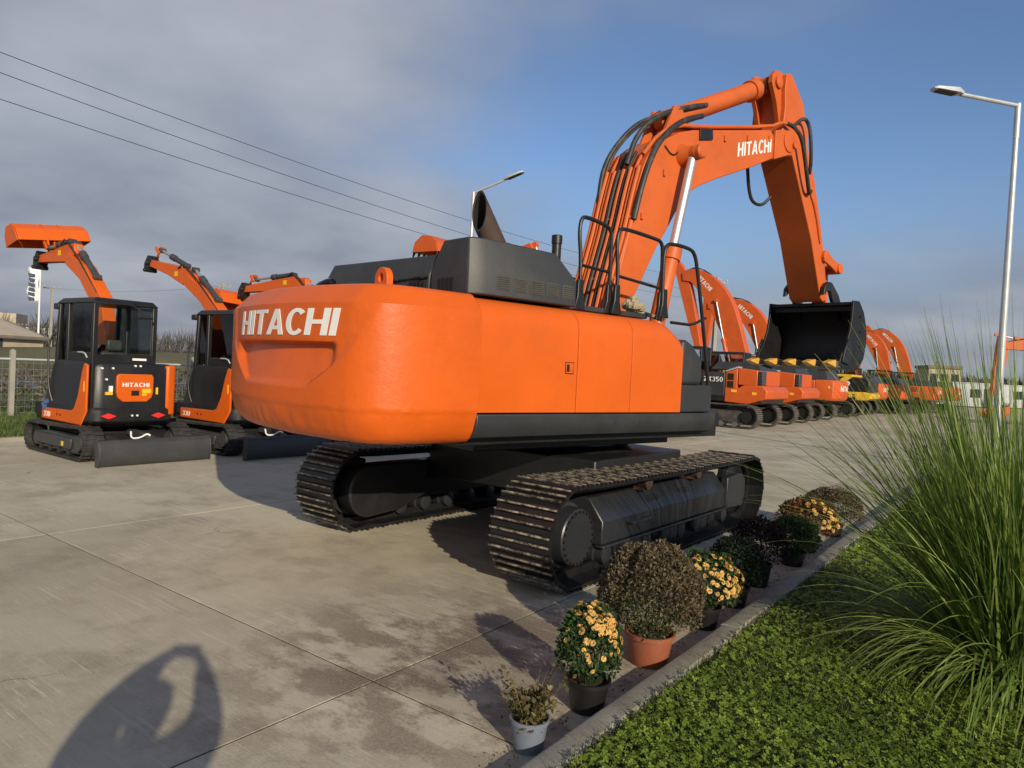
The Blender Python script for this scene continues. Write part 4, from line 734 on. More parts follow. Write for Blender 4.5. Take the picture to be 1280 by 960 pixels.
# ------------------------------------------------------------------ the row of parked excavators
RH = math.atan2(.6, -.8)        # local x = forward = away from the kerb
def big(s, t, label, style, pose, mat='orange_far', tail=2.75, cwz=(1.0, 1.95), letters=True, rz=None, loc=None):
    G = empty('parked_excavator', loc or st(s, t), RH if rz is None else rz, label, 'excavator', 'excavators parked in the long row')
    for sg in (-1, 1):
        yc = sg*1.2; fr = MB().prismx([(yc-.16,.22),(yc+.16,.22),(yc+.16,.5),(yc+.05,.66),(yc-.05,.66),(yc-.16,.5)], -1.5, 1.5).build('crawler_track', 'track_far', G, bevel=.015)
        tag(belt('shoe_belt', fr, yc, .6, -1.72, 1.72, .41, .40, .03, 44, .02, .032, 'track_far'), kind='stuff')
        MB().lathe([(.30, -.08), (.30, .08), (.20, .10), (.20, .24*1)], 22, (-1.72, yc, .44), 'y').build('sprocket', 'black', fr); MB().lathe([(.30, -.1), (.30, .1)], 22, (1.72, yc, .43), 'y').build('idler', 'black', fr)
        for k in range(6): MB().lathe([(.10, -.2), (.10, .2)], 12, (-1.3+.52*k, yc, .14), 'y').build('track_roller', 'steel', fr)
    u = MB(); u.prismz([(-.9,-1.1),(.9,-1.1),(.9,1.1),(-.9,1.1)], .42, .8); u.lathe([(.62, .78), (.62, .98)], 24); u.build('undercarriage', 'black', G, bevel=.02)
    B(-2.2, 1.5, -1.33, 1.33, .95, 1.12).build('deck', 'black', G, bevel=.01)
    z0, z1 = cwz
    if style == 'round':
        cwm = MB(); o = [(-1.75,-1.38),(-2.05,-1.38)]+[(-tail*math.cos(a)*.985-.03, -tail*math.sin(a)) for a in np.radians(np.linspace(27, -27, 15))]+[(-2.05,1.38),(-1.75,1.38)]
        i2 = [(x+.10 if x < -2.1 else x, y*.97) for x, y in o]; n = len(o); lv = [(i2, z0), (o, z0+.12), (o, z1-.12), (i2, z1)]
        for q, z in lv: cwm.V += [(x, y, z) for x, y in q]
        cwm.F = [tuple(range(n)), tuple(3*n+i for i in range(n))]+[(k*n+i, k*n+(i+1)%n, (k+1)*n+(i+1)%n, (k+1)*n+i) for k in range(3) for i in range(n)]
        c = cwm.build('counterweight', mat, G, bevel=.02, smooth=45)
        if letters:
            rr = tail*.985+.03; word('HITACHI', lambda x, y, d: (-(rr+d+.004)*math.cos((.5-x)*-.52)-.0, -(rr+d)*math.sin((x-.5)*.52), z0+.45+.24*y), .11).build('lettering', 'white', c, smooth=0, norm=False)
        MB().lathe([(.10, 0), (.10, .02), (.07, .03)], 14, (-2.3, 1.30, z0+.62), 'y').build('marker_lamp', 'amber', c)
        p = MB(); p.box(-1.74, -.78, 1.28, 1.38, 1.13, 1.92); p.box(-.77, .05, 1.28, 1.38, 1.13, 1.92); p.box(-1.74, .05, -1.38, -1.28, 1.13, 1.92)
        for a, b in ((-1.74, -.78), (-.77, .05)): B(a, b, 1.26, 1.38, 1.13, 1.93).build('side_panel', mat, G, bevel=.03)
        B(-1.74, 1.2, -1.38, -1.26, 1.13, 1.93).build('side_panel', mat, G, bevel=.03)
        for k in range(4): B(-1.6, -.95, 1.378, 1.388, 1.55+.08*k, 1.59+.08*k).build('vent_slat', 'soot_and_hole_shade', G, smooth=0)
        B(-1.74, .1, -1.2, 1.2, 1.1, 1.9).build('engine_bay', 'black', G)
        MB().prismz([(-2.3,-1.25),(-.1,-1.25),(-.1,1.25),(-2.3,1.25)], 1.94, 2.38, [(-2.1,-1.05),(-.3,-1.05),(-.3,1.05),(-2.1,1.05)]).build('engine_hood', 'hood', G, bevel=.03)
    elif style == 'open':
        # short-tail machine: upright orange housing with open bays over a stepped weight
        c = MB().prism([(-.85,.92),(-1.7,.88),(-2.36,1.12),(-2.40,1.40),(-2.22,1.58),(-1.55,1.58),(-1.35,1.46),(-.85,1.46)], -1.36, 1.36).build('counterweight', mat, G, bevel=.04)
        B(-1.30, -1.10, 1.358, 1.372, 1.30, 1.40).build('marker_lamp', 'amber', c); B(-2.02, -1.86, 1.358, 1.372, 1.24, 1.34).build('marker_lamp', 'amber', c)
        MB().prism([(-.86,1.42),(-1.30,1.42),(-1.30,2.18),(-.86,2.02)], .95, 1.34).build('engine_housing', mat, G, bevel=.03); MB().prism([(-1.32,1.57),(-2.02,1.57),(-2.02,2.12),(-1.32,2.19)], -1.34, 1.34).build('engine_housing', mat, G, bevel=.03)
        for za, zb in ((1.46, 1.70), (1.74, 1.98)): B(-1.16, -.93, 1.335, 1.35, za, zb).build('open_bay', 'soot_and_hole_shade', G)  # flat black sheets painting the shade inside the bays
        B(-2.20, -2.03, .9, 1.33, 1.58, 2.10).build('radiator', 'grey', G, bevel=.02)
        for k in range(5): B(-2.18, -2.05, 1.33, 1.338, 1.63+.09*k, 1.67+.09*k).build('radiator_slat', 'soot_and_hole_shade', G, smooth=0)
        MB().prism([(-.86,2.03),(-1.30,2.19),(-1.30,2.24),(-.86,2.08)], .9, 1.36).build('walk_strip', 'galv', G); B(-1.9, -.9, -1.3, .9, 1.4, 2.1).build('engine_bay', 'black', G, bevel=.02)
        MB().prismz([(-2.0,-1.2),(-.1,-1.2),(-.1,.9),(-2.0,.9)], 2.11, 2.42, [(-1.8,-1.0),(-.3,-1.0),(-.3,.7),(-1.8,.7)]).build('engine_hood', 'hood', G, bevel=.03)
        B(-.84, .05, 1.22, 1.36, 1.13, 2.0).build('side_panel', 'hood', G, bevel=.03); word('ZX350', flat((-.80, 1.362, 1.70), (.72, 0, 0) if False else (-.0, 0, 0), (0, 0, .16), (0, 1, 0)), .12) if False else None
        word('ZX350', flat((-.05, 1.362, 1.66), (-.72, 0, 0), (0, 0, .17), (0, 1, 0)), .12).build('lettering', 'white', G, smooth=0, norm=False)
    else:
        c = MB().prism([(-.5,.95),(-2.75,.98),(-2.95,1.1),(-2.95,1.32),(-2.7,1.42),(-.5,1.40)], -1.3, 1.3).build('counterweight', 'yellow', G, bevel=.04)
        B(-2.3, -1.5, 1.30, 1.33, 1.08, 1.33).build('step_panel', 'yellow', c, bevel=.02)
        for x in (-2.1, -1.8):
            for z in (1.14, 1.26): B(x-.06, x+.06, 1.325, 1.335, z-.03, z+.03).build('step_slot', 'soot_and_hole_shade', c)
        h = MB().prism([(-1.0,1.42),(-2.85,1.42),(-2.85,2.0),(-2.6,2.16),(-1.0,2.20)], -1.28, 1.28).build('engine_housing', 'black', G, bevel=.05)
        cylo((-1.75,1.28,1.85), (-1.75,1.295,1.85), .13, n=20).build('badge', 'white', h); MB().prism([(-.4,1.42),(-1.6,2.22),(-2.0,2.22),(-1.0,1.42)], 1.285, 1.31).build('stripe', 'yellow', h)
        MB().prismz([(-2.0,-1.2),(.2,-1.2),(.2,1.3),(-2.0,1.3)], 2.21, 2.34).build('roof_cover', 'yellow', G, bevel=.03)
    cc = cab(G, .12, 1.85, .32, 1.33, 1.13, 2.95, 1.95, 'black', .07, 1.9, .2)
    B(-.1, 1.3, -1.3, -.6, 1.12, 1.85).build('toolbox', mat, G, bevel=.03)
    yb = -.2
    if pose:
        bmat = 'yellow' if style == 'yellow' else mat
        bo = MB().limb(curve3(pose['boom']), yb-.26, yb+.26).build('boom', bmat, G, bevel=.015); ao = MB().limb(curve3(pose['arm']), yb-.2, yb+.2).build('arm', bmat, G, bevel=.015)
        bx = pose['boom']
        if letters and len(bx) > 4:
            p, q = bx[-3], bx[-2]; dl = math.hypot(p[0]-q[0], p[1]-q[1]); dx, dz = (p[0]-q[0])/dl, (p[1]-q[1])/dl; word('HITACHI', flat((q[0]+dx*.1-dz*.10, yb+.264, q[1]+dz*.1+dx*.10), (dx*.95, 0, dz*.95), (dz*.2, 0, -dx*.2), (0, 1, 0)), .11).build('lettering', 'white', bo, smooth=0, norm=False)
        for f in (.30, -.32): ram('boom_cylinder', (.95, yb+f, 1.2), (bx[2][0]+.12, yb+f, bx[2][1]-.1), .58, .08, .045, bmat, G, rod='steel')
        for p0, p1, f in pose.get('rams', []): ram('arm_cylinder', (p0[0], yb, p0[1]), (p1[0], yb, p1[1]), f, .10, .05, bmat, G)
        up = [(x, z+h+.05) for x, z, h in bx[1:5]]
        for k in range(4): tubeo([(x-.05, yb-.18+.12*k, z) for x, z in up], .022, 6, 2).build('hydraulic_hose', 'hose', bo)
        if 'bucket' in pose:
            x, z, an = pose['bucket']; m = MB(); pr = [(-.55,.25),(-.35,.52),(.0,.62),(.40,.52),(.62,.2),(.60,-.15)]; m.sheet(pr, .03, -.6, .6); m.prism(pr, -.63, -.6); m.prism(pr, .6, .63)
            bk = m.build('bucket', bmat, G, bevel=.008); bk.location = (x, yb, z); bk.rotation_euler = (0, R(an), 0)
            for k in range(5): MB().add([(.57,y-.05,-.12),(.57,y+.05,-.12),(.63,y-.05,-.12),(.63,y+.05,-.12),(.62,y-.03,-.32),(.62,y+.03,-.32)], [(0,1,3,2),(0,2,4),(1,5,3),(2,3,5,4),(0,4,5,1)]).build('tooth', 'steel', bk, smooth=0) if False else None
            for k in range(5):
                y = -.5+.25*k; MB().add([(.58,y-.05,-.13),(.58,y+.05,-.13),(.64,y-.05,-.13),(.64,y+.05,-.13),(.62,y-.03,-.34),(.62,y+.03,-.34)], [(0,1,3,2),(0,2,4),(1,5,3),(2,3,5,4),(0,4,5,1)]).build('tooth', 'black', bk, smooth=0)
    return G
def curve3(p, it=2):
    p = [np.array(q, float) for q in p]
    for _ in range(it):
        q = [p[0]]
        for a, b in zip(p[:-1], p[1:]): q += [a*.75+b*.25, a*.25+b*.75]
        p = q+[p[-1]]
    return [tuple(map(float, q)) for q in p]
def pose_hang(px, pz, ex, ez, tx, tz, b=None):
    """boom from the foot over the bend to the tip, arm down from the tip"""
    mx, mz = .25+(px-.25)*.55, 1.9+(pz-1.9)*.72
    d = dict(boom=[(.35,1.7,.22),(.35+(mx-.35)*.45,1.7+(mz-1.7)*.52,.42),(mx-.1,mz+.12,.56),(px-.25*(px-mx),pz-.05,.38),(ex,ez,.18)], arm=[(ex+(ex-tx)*.22+.18,ez+(ez-tz)*.22,.12),(ex,ez,.30),(tx*.6+ex*.4,tz*.6+ez*.4,.22),(tx,tz,.14)], rams=[((mx-.1,mz+.55),(ex+.35,ez+.62),.72)])
    if b: d['bucket'] = b
    return d
big(26.8, -10.2, 'orange short-tail excavator beside the black front of the big machine, first of the row', 'open', dict(boom=[(.4,1.7,.2),(1.6,2.3,.33),(2.6,2.5,.36),(4.0,2.2,.26),(5.3,1.7,.17)], arm=[(5.1,2.1,.12),(5.4,1.7,.28),(5.9,1.2,.2),(6.4,.8,.12)]))
big(31.5, -10.2, 'orange short-tail excavator with a tall raised boom, second of the row', 'open', pose_hang(3.35, 6.6, 3.7, 6.45, 2.75, 3.1, (2.5, 2.5, 200)))
big(36.3, -10.3, 'orange excavator with smooth round counterweight and grey hood, third of the row', 'round', pose_hang(2.9, 5.7, 4.2, 5.6, 4.4, 3.0, (4.2, 2.5, 200)), tail=2.85)
big(43.0, -10.3, 'yellow excavator with black engine housing amid the orange row', 'yellow', None if False else dict(boom=[(.4,1.7,.2),(1.3,2.6,.33),(2.4,3.1,.36),(4.0,3.0,.26),(5.3,2.6,.17)], arm=[(5.2,3.0,.12),(5.4,2.6,.28),(5.5,1.8,.2),(5.4,.9,.12)]), letters=False)
big(48.2, -10.4, 'orange excavator just beyond the yellow one, only its tail showing', 'round', pose_hang(2.6, 5.4, 4.0, 5.2, 4.4, 2.6), tail=2.8)
big(53.0, -9.8, 'orange excavator with boom rising over the yellow machine', 'round', pose_hang(2.2, 5.3, 3.6, 5.1, 3.8, 2.6), tail=2.8)
big(57.5, -8.6, 'orange excavator with broad lamp-lit tail near the far end of the row', 'round', pose_hang(2.3, 5.6, 3.4, 5.4, 3.3, 2.6), tail=2.9)
big(62.5, -7.8, 'last orange excavator at the far end of the row', 'round', pose_hang(3.0, 6.1, 3.5, 5.9, 2.6, 2.8), tail=2.9)
big(18.4, -10.4, 'orange excavator hidden behind the big one, boom elbow and bucket rising past the exhaust', 'round', dict(boom=[(.35,1.7,.22),(1.7,2.9,.34),(2.6,4.0,.36),(2.95,4.8,.26),(3.2,5.45,.18)], arm=[(2.95,5.72,.1),(3.25,5.48,.22),(5.0,5.35,.18),(6.6,5.45,.12)], rams=[((2.5,4.7),(2.9,5.75),.7)], bucket=(7.2, 5.62, -20)), tail=2.6)
big(0, 0, 'orange excavator at the right edge of the yard behind the tall grass', 'round', pose_hang(3.3, 4.6, 4.6, 4.4, 4.9, 1.6, (4.9, .9, 180)), loc=(31.8, 38.5, 0), rz=R(165))
# ------------------------------------------------------------------ street furniture, fence, far things
def lamp(base, h, arm_dir, label, arm=1.9, rise=.20):
    L_ = empty('street_lamp', base, 0, label, 'street lamp', 'tall galvanised lamp posts')
    m = MB(); m.cyl((0,0,0), (0,0,h-.25), .085, .052, 12); p = m.build('pole', 'galv', L_); B(-.17, .17, -.17, .17, -.02, .025).build('base_plate', 'galv', p)
    cylo((0,0,h-.75), (0,0,h), .06, n=12).build('sleeve', 'galv', p)
    d = Vector((arm_dir[0], arm_dir[1], 0)).normalized(); e = d*arm+Vector((0,0,h-.04+rise))
    cylo((0,0,h-.04), e, .042, n=10).build('bracket_arm', 'galv', L_)
    n = Vector((-d.y, d.x, 0)); hd = MB(); up = Vector((0,0,1))
    def q(a, b, c): return e+d*a+n*b+up*(c+a*rise/arm)
    hd.add([q(-.05,-.05,.0),(q(-.05,.05,0)),q(.12,.13,-.02),q(.62,.12,-.02),q(.70,.07,-.01),q(.70,-.07,-.01),q(.62,-.12,-.02),q(.12,-.13,-.02), q(-.05,-.05,.06),q(-.05,.05,.06),q(.12,.11,.10),q(.62,.10,.05),q(.69,.06,.03),q(.69,-.06,.03),q(.62,-.10,.05),q(.12,-.11,.10)],
      [(0,1,2,3,4,5,6,7),(8,15,14,13,12,11,10,9)]+[(i,(i+1)%8,(i+1)%8+8,i+8) for i in range(8)]); h_ = hd.build('lamp_head', 'galv', L_, bevel=.01)
    MB().add([q(.14,-.10,-.024),q(.14,.10,-.024),q(.60,.09,-.024),q(.60,-.09,-.024),q(.14,-.10,-.030),q(.14,.10,-.030),q(.60,.09,-.030),q(.60,-.09,-.030)], [(0,1,2,3),(7,6,5,4),(0,4,5,1),(1,5,6,2),(2,6,7,3),(3,7,4,0)]).build('lens', 'louvre', h_, smooth=0)
lamp((10.55, 15.38, 0), 8.0, (-.98, -.2), 'tall galvanised street lamp behind the ornamental grass at the right edge', 1.45, .06)
lamp((-1.73, 25.6, 0), 8.0, (.93, -.36), 'slim galvanised street lamp rising behind the exhaust pipe', 1.2, .42)
# concrete utility poles
def upole(base, h, label, arms=2, rz=0):
    o = empty('utility_pole', base, rz, label, 'utility pole', 'concrete utility poles'); MB().add([(-.17,-.14,0),(.17,-.14,0),(.17,.14,0),(-.17,.14,0),(-.10,-.09,h),(.10,-.09,h),(.10,.09,h),(-.10,.09,h)], [(0,3,2,1),(4,5,6,7),(0,1,5,4),(1,2,6,5),(2,3,7,6),(3,0,4,7)]).build('shaft', 'concrete_pole', o, smooth=0)
    for k in range(arms):
        z = h-.35-k*1.1; B(-.95, .95, -.05, .05, z-.05, z+.05).build('crossarm', 'concrete_pole', o)
        for x in (-.85, 0 if k else .25, .85): MB().lathe([(.03, 0), (.06, .06), (.03, .10), (.06, .15), (.03, .22)], 8, (x, 0, z+.05)).build('insulator', 'galv', o)
    if arms > 1: MB().lathe([(.001,0),(.2,.02),(.22,.5),(.001,.55)], 10, (.3, -.28, h-3.0)).build('transformer_can', 'grey', o)
WA, WB = Vector((-13.2, 12., 0)), Vector((14.4, 51.2, 0))
upole((14.4, 51.2, 0), 9.0, 'concrete utility pole with a transformer behind the first raised boom of the row', 2, .4)
upole((27.4, 80.2, 0), 9.0, 'concrete utility pole left of the black bucket, beyond the row of booms', 1, .4)
upole((72.9, 138.2, 0), 9.2, 'distant concrete utility pole above the far end of the excavator row', 2, .4)
upole((105, 176, 0), 9.0, 'faint distant utility pole behind the tips of the ornamental grass', 2, .4)
upole((-57.9, 88.6, 0), 9.0, 'concrete utility pole beside the flagpole at far left', 1, .9)
upole((-30.7, 74.2, 0), 9.0, 'concrete utility pole seen between the second mini excavator and the counterweight', 1, .9)
upole((-14.4, 10.2, 0), 8.6, 'utility pole just outside the left edge, carrying the wires', 1, .5)
def wirez(pts, dz): return [(WA.x+(WB.x-WA.x)*f, WA.y+(WB.y-WA.y)*f, z) for f, z in pts]
A2, B2 = np.array([-13.2, 12.]), np.array([12, 48.])
def wire(fz, label, r=.008):
    f = np.array([p[0] for p in fz]); z = np.array([p[1] for p in fz]); c = np.polyfit(f, z, 2); F = np.linspace(-.04, 1.08, 40)
    mb = MB(); mb.tube([(A2[0]+(B2-A2)[0]*a, A2[1]+(B2-A2)[1]*a, float(np.polyval(c, a))) for a in F], r, 5); tag(mb.build('power_line', 'black'), label, 'power line', 'overhead power lines crossing the sky')
wire([(.084,7.84),(.213,7.61),(.448,7.45),(.653,7.60),(1.0,8.4)], 'topmost of the three overhead power lines across the left sky')
wire([(.084,7.43),(.214,7.11),(.40,6.92),(1.0,7.6)], 'middle of the three overhead power lines across the left sky')
wire([(.084,6.87),(.214,6.64),(.386,6.45),(1.0,7.0)], 'lowest of the three overhead power lines across the left sky')
# far wires on the right, between the distant poles
def span(p, q, sag, label):
    p, q = Vector(p), Vector(q); tag(tubeo([p.lerp(q, f)-Vector((0,0,4*sag*f*(1-f))) for f in np.linspace(0, 1, 16)], .012, 4).build('power_line', 'black'), label, 'power line', 'distant power lines between the utility poles')
span((14.4,51.2,8.6), (27.4,80.2,8.7), .5, 'distant power line from the transformer pole past the black bucket'); span((27.4,80.2,8.7), (72.9,138.2,8.9), .9, 'distant power line running above the far excavators')
span((-57.9,88.6,8.7), (-30.7,74.2,8.7), .5, 'distant power line behind the two left mini excavators')
# flagpole with hanging banner
fp = empty('flagpole', (-56, 83.5, 0), 0, 'white flagpole with a furled blue and white banner at far left', 'flagpole'); cylo((0,0,0), (0,0,11.0), .12, .07, 10).build('pole', 'white', fp)
bn = MB(); V = []; 
for i in range(13):
    for j in range(4): V.append((-.12-.42*j+.10*math.sin(i*.9+j), .15*math.sin(i*.7+j*1.7), 10.6-.33*i))
bn.add(V, [(i*4+j, i*4+j+1, (i+1)*4+j+1, (i+1)*4+j) for i in range(12) for j in range(3)]); b = bn.build('banner', 'white', fp, norm=False); sd = b.modifiers.new('thickness', 'SOLIDIFY'); sd.thickness = .02
for k in range(6): MB().prism([(-1.15+.1*(k%2),9.9-.55*k),(-.45,9.8-.55*k),(-.5,9.5-.55*k),(-1.2,9.6-.55*k)], -.32, -.24).build('banner_mark', 'jeans', fp, smooth=0)
# fence
fn = empty('fence', (0, 0, 0), 0, 'pale post and wire mesh fence with a top rail along the left verge', 'fence')
pm = MB(); pm.box(-.05, .05, -.05, .05, -.05, 1.58); pm.add([(-.05,-.05,1.58),(.05,-.05,1.58),(.05,.05,1.58),(-.05,.05,1.58),(0,0,1.62)], [(0,1,4),(1,2,4),(2,3,4),(3,0,4)]); p0 = pm.build('fence_post', 'concrete_pole', fn, loc=st(-2.56, -19.3), rotz=GZ, smooth=0)
for i in range(1, 12): o = p0.copy(); COL.objects.link(o); o.location = st(-2.56+2.2*i*2, -19.3)
tubeo([st(-5, -19.3, 1.38), st(50, -19.3, 1.38)], .028, 8).build('top_rail', 'galv', fn)
wm = MB()
for z in np.linspace(.12, 1.30, 9): wm.cyl(st(-5, -19.3, z), st(40, -19.3, z), .0016, n=4, caps=False)
for s in np.arange(-5, 32, .16): wm.cyl(st(s, -19.3, .06), st(s, -19.3, 1.34), .0014, n=4, caps=False)
tag(wm.build('wire_mesh', 'galv', fn, smooth=0, norm=False), kind='stuff')
# buildings
def house(loc, rz, w, d, h, rise, label, wall='plaster'):
    H = empty('house', loc, rz, label, 'house'); MB().prism([(-w/2,0),(w/2,0),(w/2,h),(0,h+rise),(-w/2,h)], -d/2, d/2).build('wall', wall, H, smooth=0)
    rf = MB(); rf.sheet([(-w/2-.5,h-.25),(0,h+rise),(w/2+.5,h-.25)], -.14, -d/2-.5, d/2+.5); rf.build('roof', 'roofing', H, smooth=0)
    for x in (-w*.28, 0, w*.28): f = B(x-.6, x+.6, -d/2-.05, -d/2+.02, .9, 2.2).build('window', 'white', H, smooth=0); B(x-.5, x+.5, -d/2-.07, -d/2-.04, 1.0, 2.1).build('pane', 'pane_dark', f, smooth=0)
    B(w/2-.02, w/2+.05, -1.2, 0, 0, 2.1).build('door', 'grey', H, smooth=0)
house((-47, 60, 0), R(-12), 9, 8, 2.4, 1.3, 'low gabled house with beige walls at the far left edge')
fb = empty('long_building', (-86, 112, 0), R(20), 'long grey flat-roofed building behind the gabled house', 'building'); B(-22, 16, -6, 6, 0, 4.3).build('wall', 'galv', fb, smooth=0); B(-22.4, 16.4, -6.4, 6.4, 4.3, 4.6).build('roof', 'roofing', fb, smooth=0); B(2, 7, -3, 3, 4.6, 6.2).build('roof_unit', 'plaster', fb, smooth=0)
for k in range(7): B(-20+5*k, -17+5*k, -6.06, -5.98, 1.2, 2.8).build('window', 'pane_dark', fb, smooth=0)
yb_ = empty('depot_building', (79, 132, 0), R(-15), 'beige depot building far behind the end of the row', 'building'); B(-2.6, 2.6, -4, 4, 0, 5.6).build('wall', 'plaster', yb_, smooth=0); B(-2.8, 2.8, -4.3, 4.3, 5.6, 6.1).build('roof', 'roofing', yb_, smooth=0)
for x in (-1.7, 0, 1.7): B(x-.6, x+.6, -4.06, -3.98, 3.2, 4.6).build('window', 'pane_dark', yb_, smooth=0)
def container(loc, rz, label, l=6.0):
    o = empty('container', loc, rz, label, 'container', 'pale cabins across the yard'); b = B(-l/2, l/2, -1.2, 1.2, .12, 2.6).build('box', 'galv', o, smooth=0); B(-l/2-.05, l/2+.05, -1.25, 1.25, 2.6, 2.7).build('roof', 'galv', o, smooth=0)
    for x in (-l*.3, l*.1): B(x-.45, x+.45, -1.26, -1.18, 1.1, 2.0).build('window', 'pane_dark', o, smooth=0)
    B(l*.3-.4, l*.3+.4, -1.24, -1.18, .14, 2.1).build('door', 'grey', o, smooth=0); B(-l/2, l/2, -.9, .9, 0, .12).build('skid', 'grey', o, smooth=0)
container((50, 78, 0), R(-22), 'white site cabin glimpsed through the left part of the ornamental grass'); container((57.5, 82, 0), R(-18), 'white site cabin glimpsed through the grass just left of the lamp post', 5.0)
# ------------------------------------------------------------------ foliage
def leafmesh(name, V, F, tone, mat, parent=None, kind=None, loc=None):
    me = bpy.data.meshes.new(name); V = np.asarray(V, np.float32); F = np.asarray(F, np.int32); k = F.shape[1]
    me.vertices.add(len(V)); me.vertices.foreach_set('co', V.ravel()); me.loops.add(F.size); me.loops.foreach_set('vertex_index', F.ravel()); me.polygons.add(len(F))
    me.polygons.foreach_set('loop_start', np.arange(0, F.size, k, dtype=np.int32)); me.polygons.foreach_set('loop_total', np.full(len(F), k, np.int32)); me.update(calc_edges=True)
    a = me.attributes.new('tone', 'FLOAT', 'POINT'); a.data.foreach_set('value', np.asarray(tone, np.float32)); me.materials.append(MATS[mat]); o = link(name, me, parent)
    if loc is not None: o.location = loc
    if kind: o['kind'] = kind
    return o
def unit(v): return v/np.maximum(np.linalg.norm(v, axis=-1, keepdims=True), 1e-9)
def leaves(C, Nrm, L, Wd, fold=.25):
    """rhombic leaves at C pointing along random tangents biased by Nrm; returns V, F"""
    n = len(C); r = unit(rng.normal(size=(n, 3))); d = unit(Nrm*.7+r); s = unit(np.cross(d, rng.normal(size=(n, 3)))); up = np.cross(s, d)
    L = np.broadcast_to(L, n)[:, None]; Wd = np.broadcast_to(Wd, n)[:, None]
    V = np.stack([C, C+d*L*.5+s*Wd+up*Wd*fold, C+d*L, C+d*L*.5-s*Wd+up*Wd*fold], 1).reshape(-1, 3); F = np.arange(4*n).reshape(n, 4); return V, F
def blades(base, d0, L, Wd, droop, seg=3):
    """tapering grass blades: base points, start directions, lengths"""
    n = len(base); P_ = base.copy(); d = unit(d0); V = []; L = np.broadcast_to(L, n)[:, None]; Wd = np.broadcast_to(Wd, n)[:, None]; droop = np.broadcast_to(droop, n)[:, None]
    s = unit(np.cross(d, np.array([0, 0, 1.])+rng.normal(size=(n, 3))*.3))
    for i in range(seg+1):
        w = Wd*(1-(i/seg)**1.6*.93); V += [P_-s*w, P_+s*w]; P_ = P_+d*L/seg; d = unit(d+np.array([0, 0, -1.])*droop/seg)
    V = np.stack(V, 1); k = 2*(seg+1); idx = np.arange(n)[:, None]*k
    F = np.concatenate([idx+np.array([2*i, 2*i+1, 2*i+3, 2*i+2]) for i in range(seg)], 0); return V.reshape(-1, 3), F, k
# lawn: clover near the kerb, mown grass between
def lawn():
    N = 900000; s = rng.uniform(1.2, 20, N); t = rng.uniform(-1.57, 7.0, N); x = s*.6+t*.8; y = s*.8-t*.6; d = np.hypot(x, y)
    keep = (y > 1.4) & (np.abs(x/np.maximum(y, .1)) < .95) & (rng.random(N) < np.minimum(1, (3.4/d)**1.7)); x, y, s, t = x[keep], y[keep], s[keep], t[keep]; d = np.hypot(x, y); n = len(x)
    nz = np.sin(x*2.1+1)*np.cos(y*1.7)+.6*np.sin(x*5.3+y*4.1); base = np.stack([x, y, np.full(n, .06)], 1)
    isg = (rng.random(n) < .34+.14*nz) | (t < -1.50)
    g = base[isg]; m = len(g); dd = np.stack([rng.normal(0, .45, m), rng.normal(0, .45, m), np.ones(m)], 1); sc = np.maximum(1, d[isg]/5)
    V, F, k = blades(g, dd, rng.uniform(.045, .11, m), .0022*sc, .7, 2); tone = np.repeat(np.clip(rng.normal(.42, .2, m)+.12*nz[isg], 0, 1), k)
    tag(leafmesh('lawn_grass', V, F, tone, 'grassblade'), 'short green lawn grass filling the kerbed island', 'grass', kind='stuff')
    c = base[~isg]; m = len(c); h = rng.uniform(.03, .075, m)+.02*nz[~isg]; c = c+np.stack([rng.normal(0, .006, m), rng.normal(0, .006, m), h], 1); VV, TT = [], []; sc = (rng.uniform(.0085, .0145, m)*np.maximum(1, d[~isg]/5))[:, None]
    tilt = unit(np.stack([rng.normal(0, .35, m), rng.normal(0, .35, m)-.1, np.ones(m)], 1)); a = unit(np.cross(tilt, rng.normal(size=(m, 3)))); b = np.cross(tilt, a); tn = np.clip(rng.normal(.45, .22, m)+.15*nz[~isg], 0, 1)
    for j in range(3):
        an = 2.094*j; u = a*math.cos(an)+b*math.sin(an); v = np.cross(tilt, u); VV.append(np.stack([c, c+u*sc*.75+v*sc*.62+tilt*sc*.12, c+u*sc*1.35, c+u*sc*.75-v*sc*.62+tilt*sc*.12], 1)); TT.append(np.repeat(tn, 4))
    V = np.concatenate(VV).reshape(-1, 3); tag(leafmesh('clover', V, np.arange(len(V)).reshape(-1, 4), np.concatenate(TT), 'clover'), 'low clover leaves carpeting the lawn beside the kerb', 'clover', kind='stuff')
lawn()
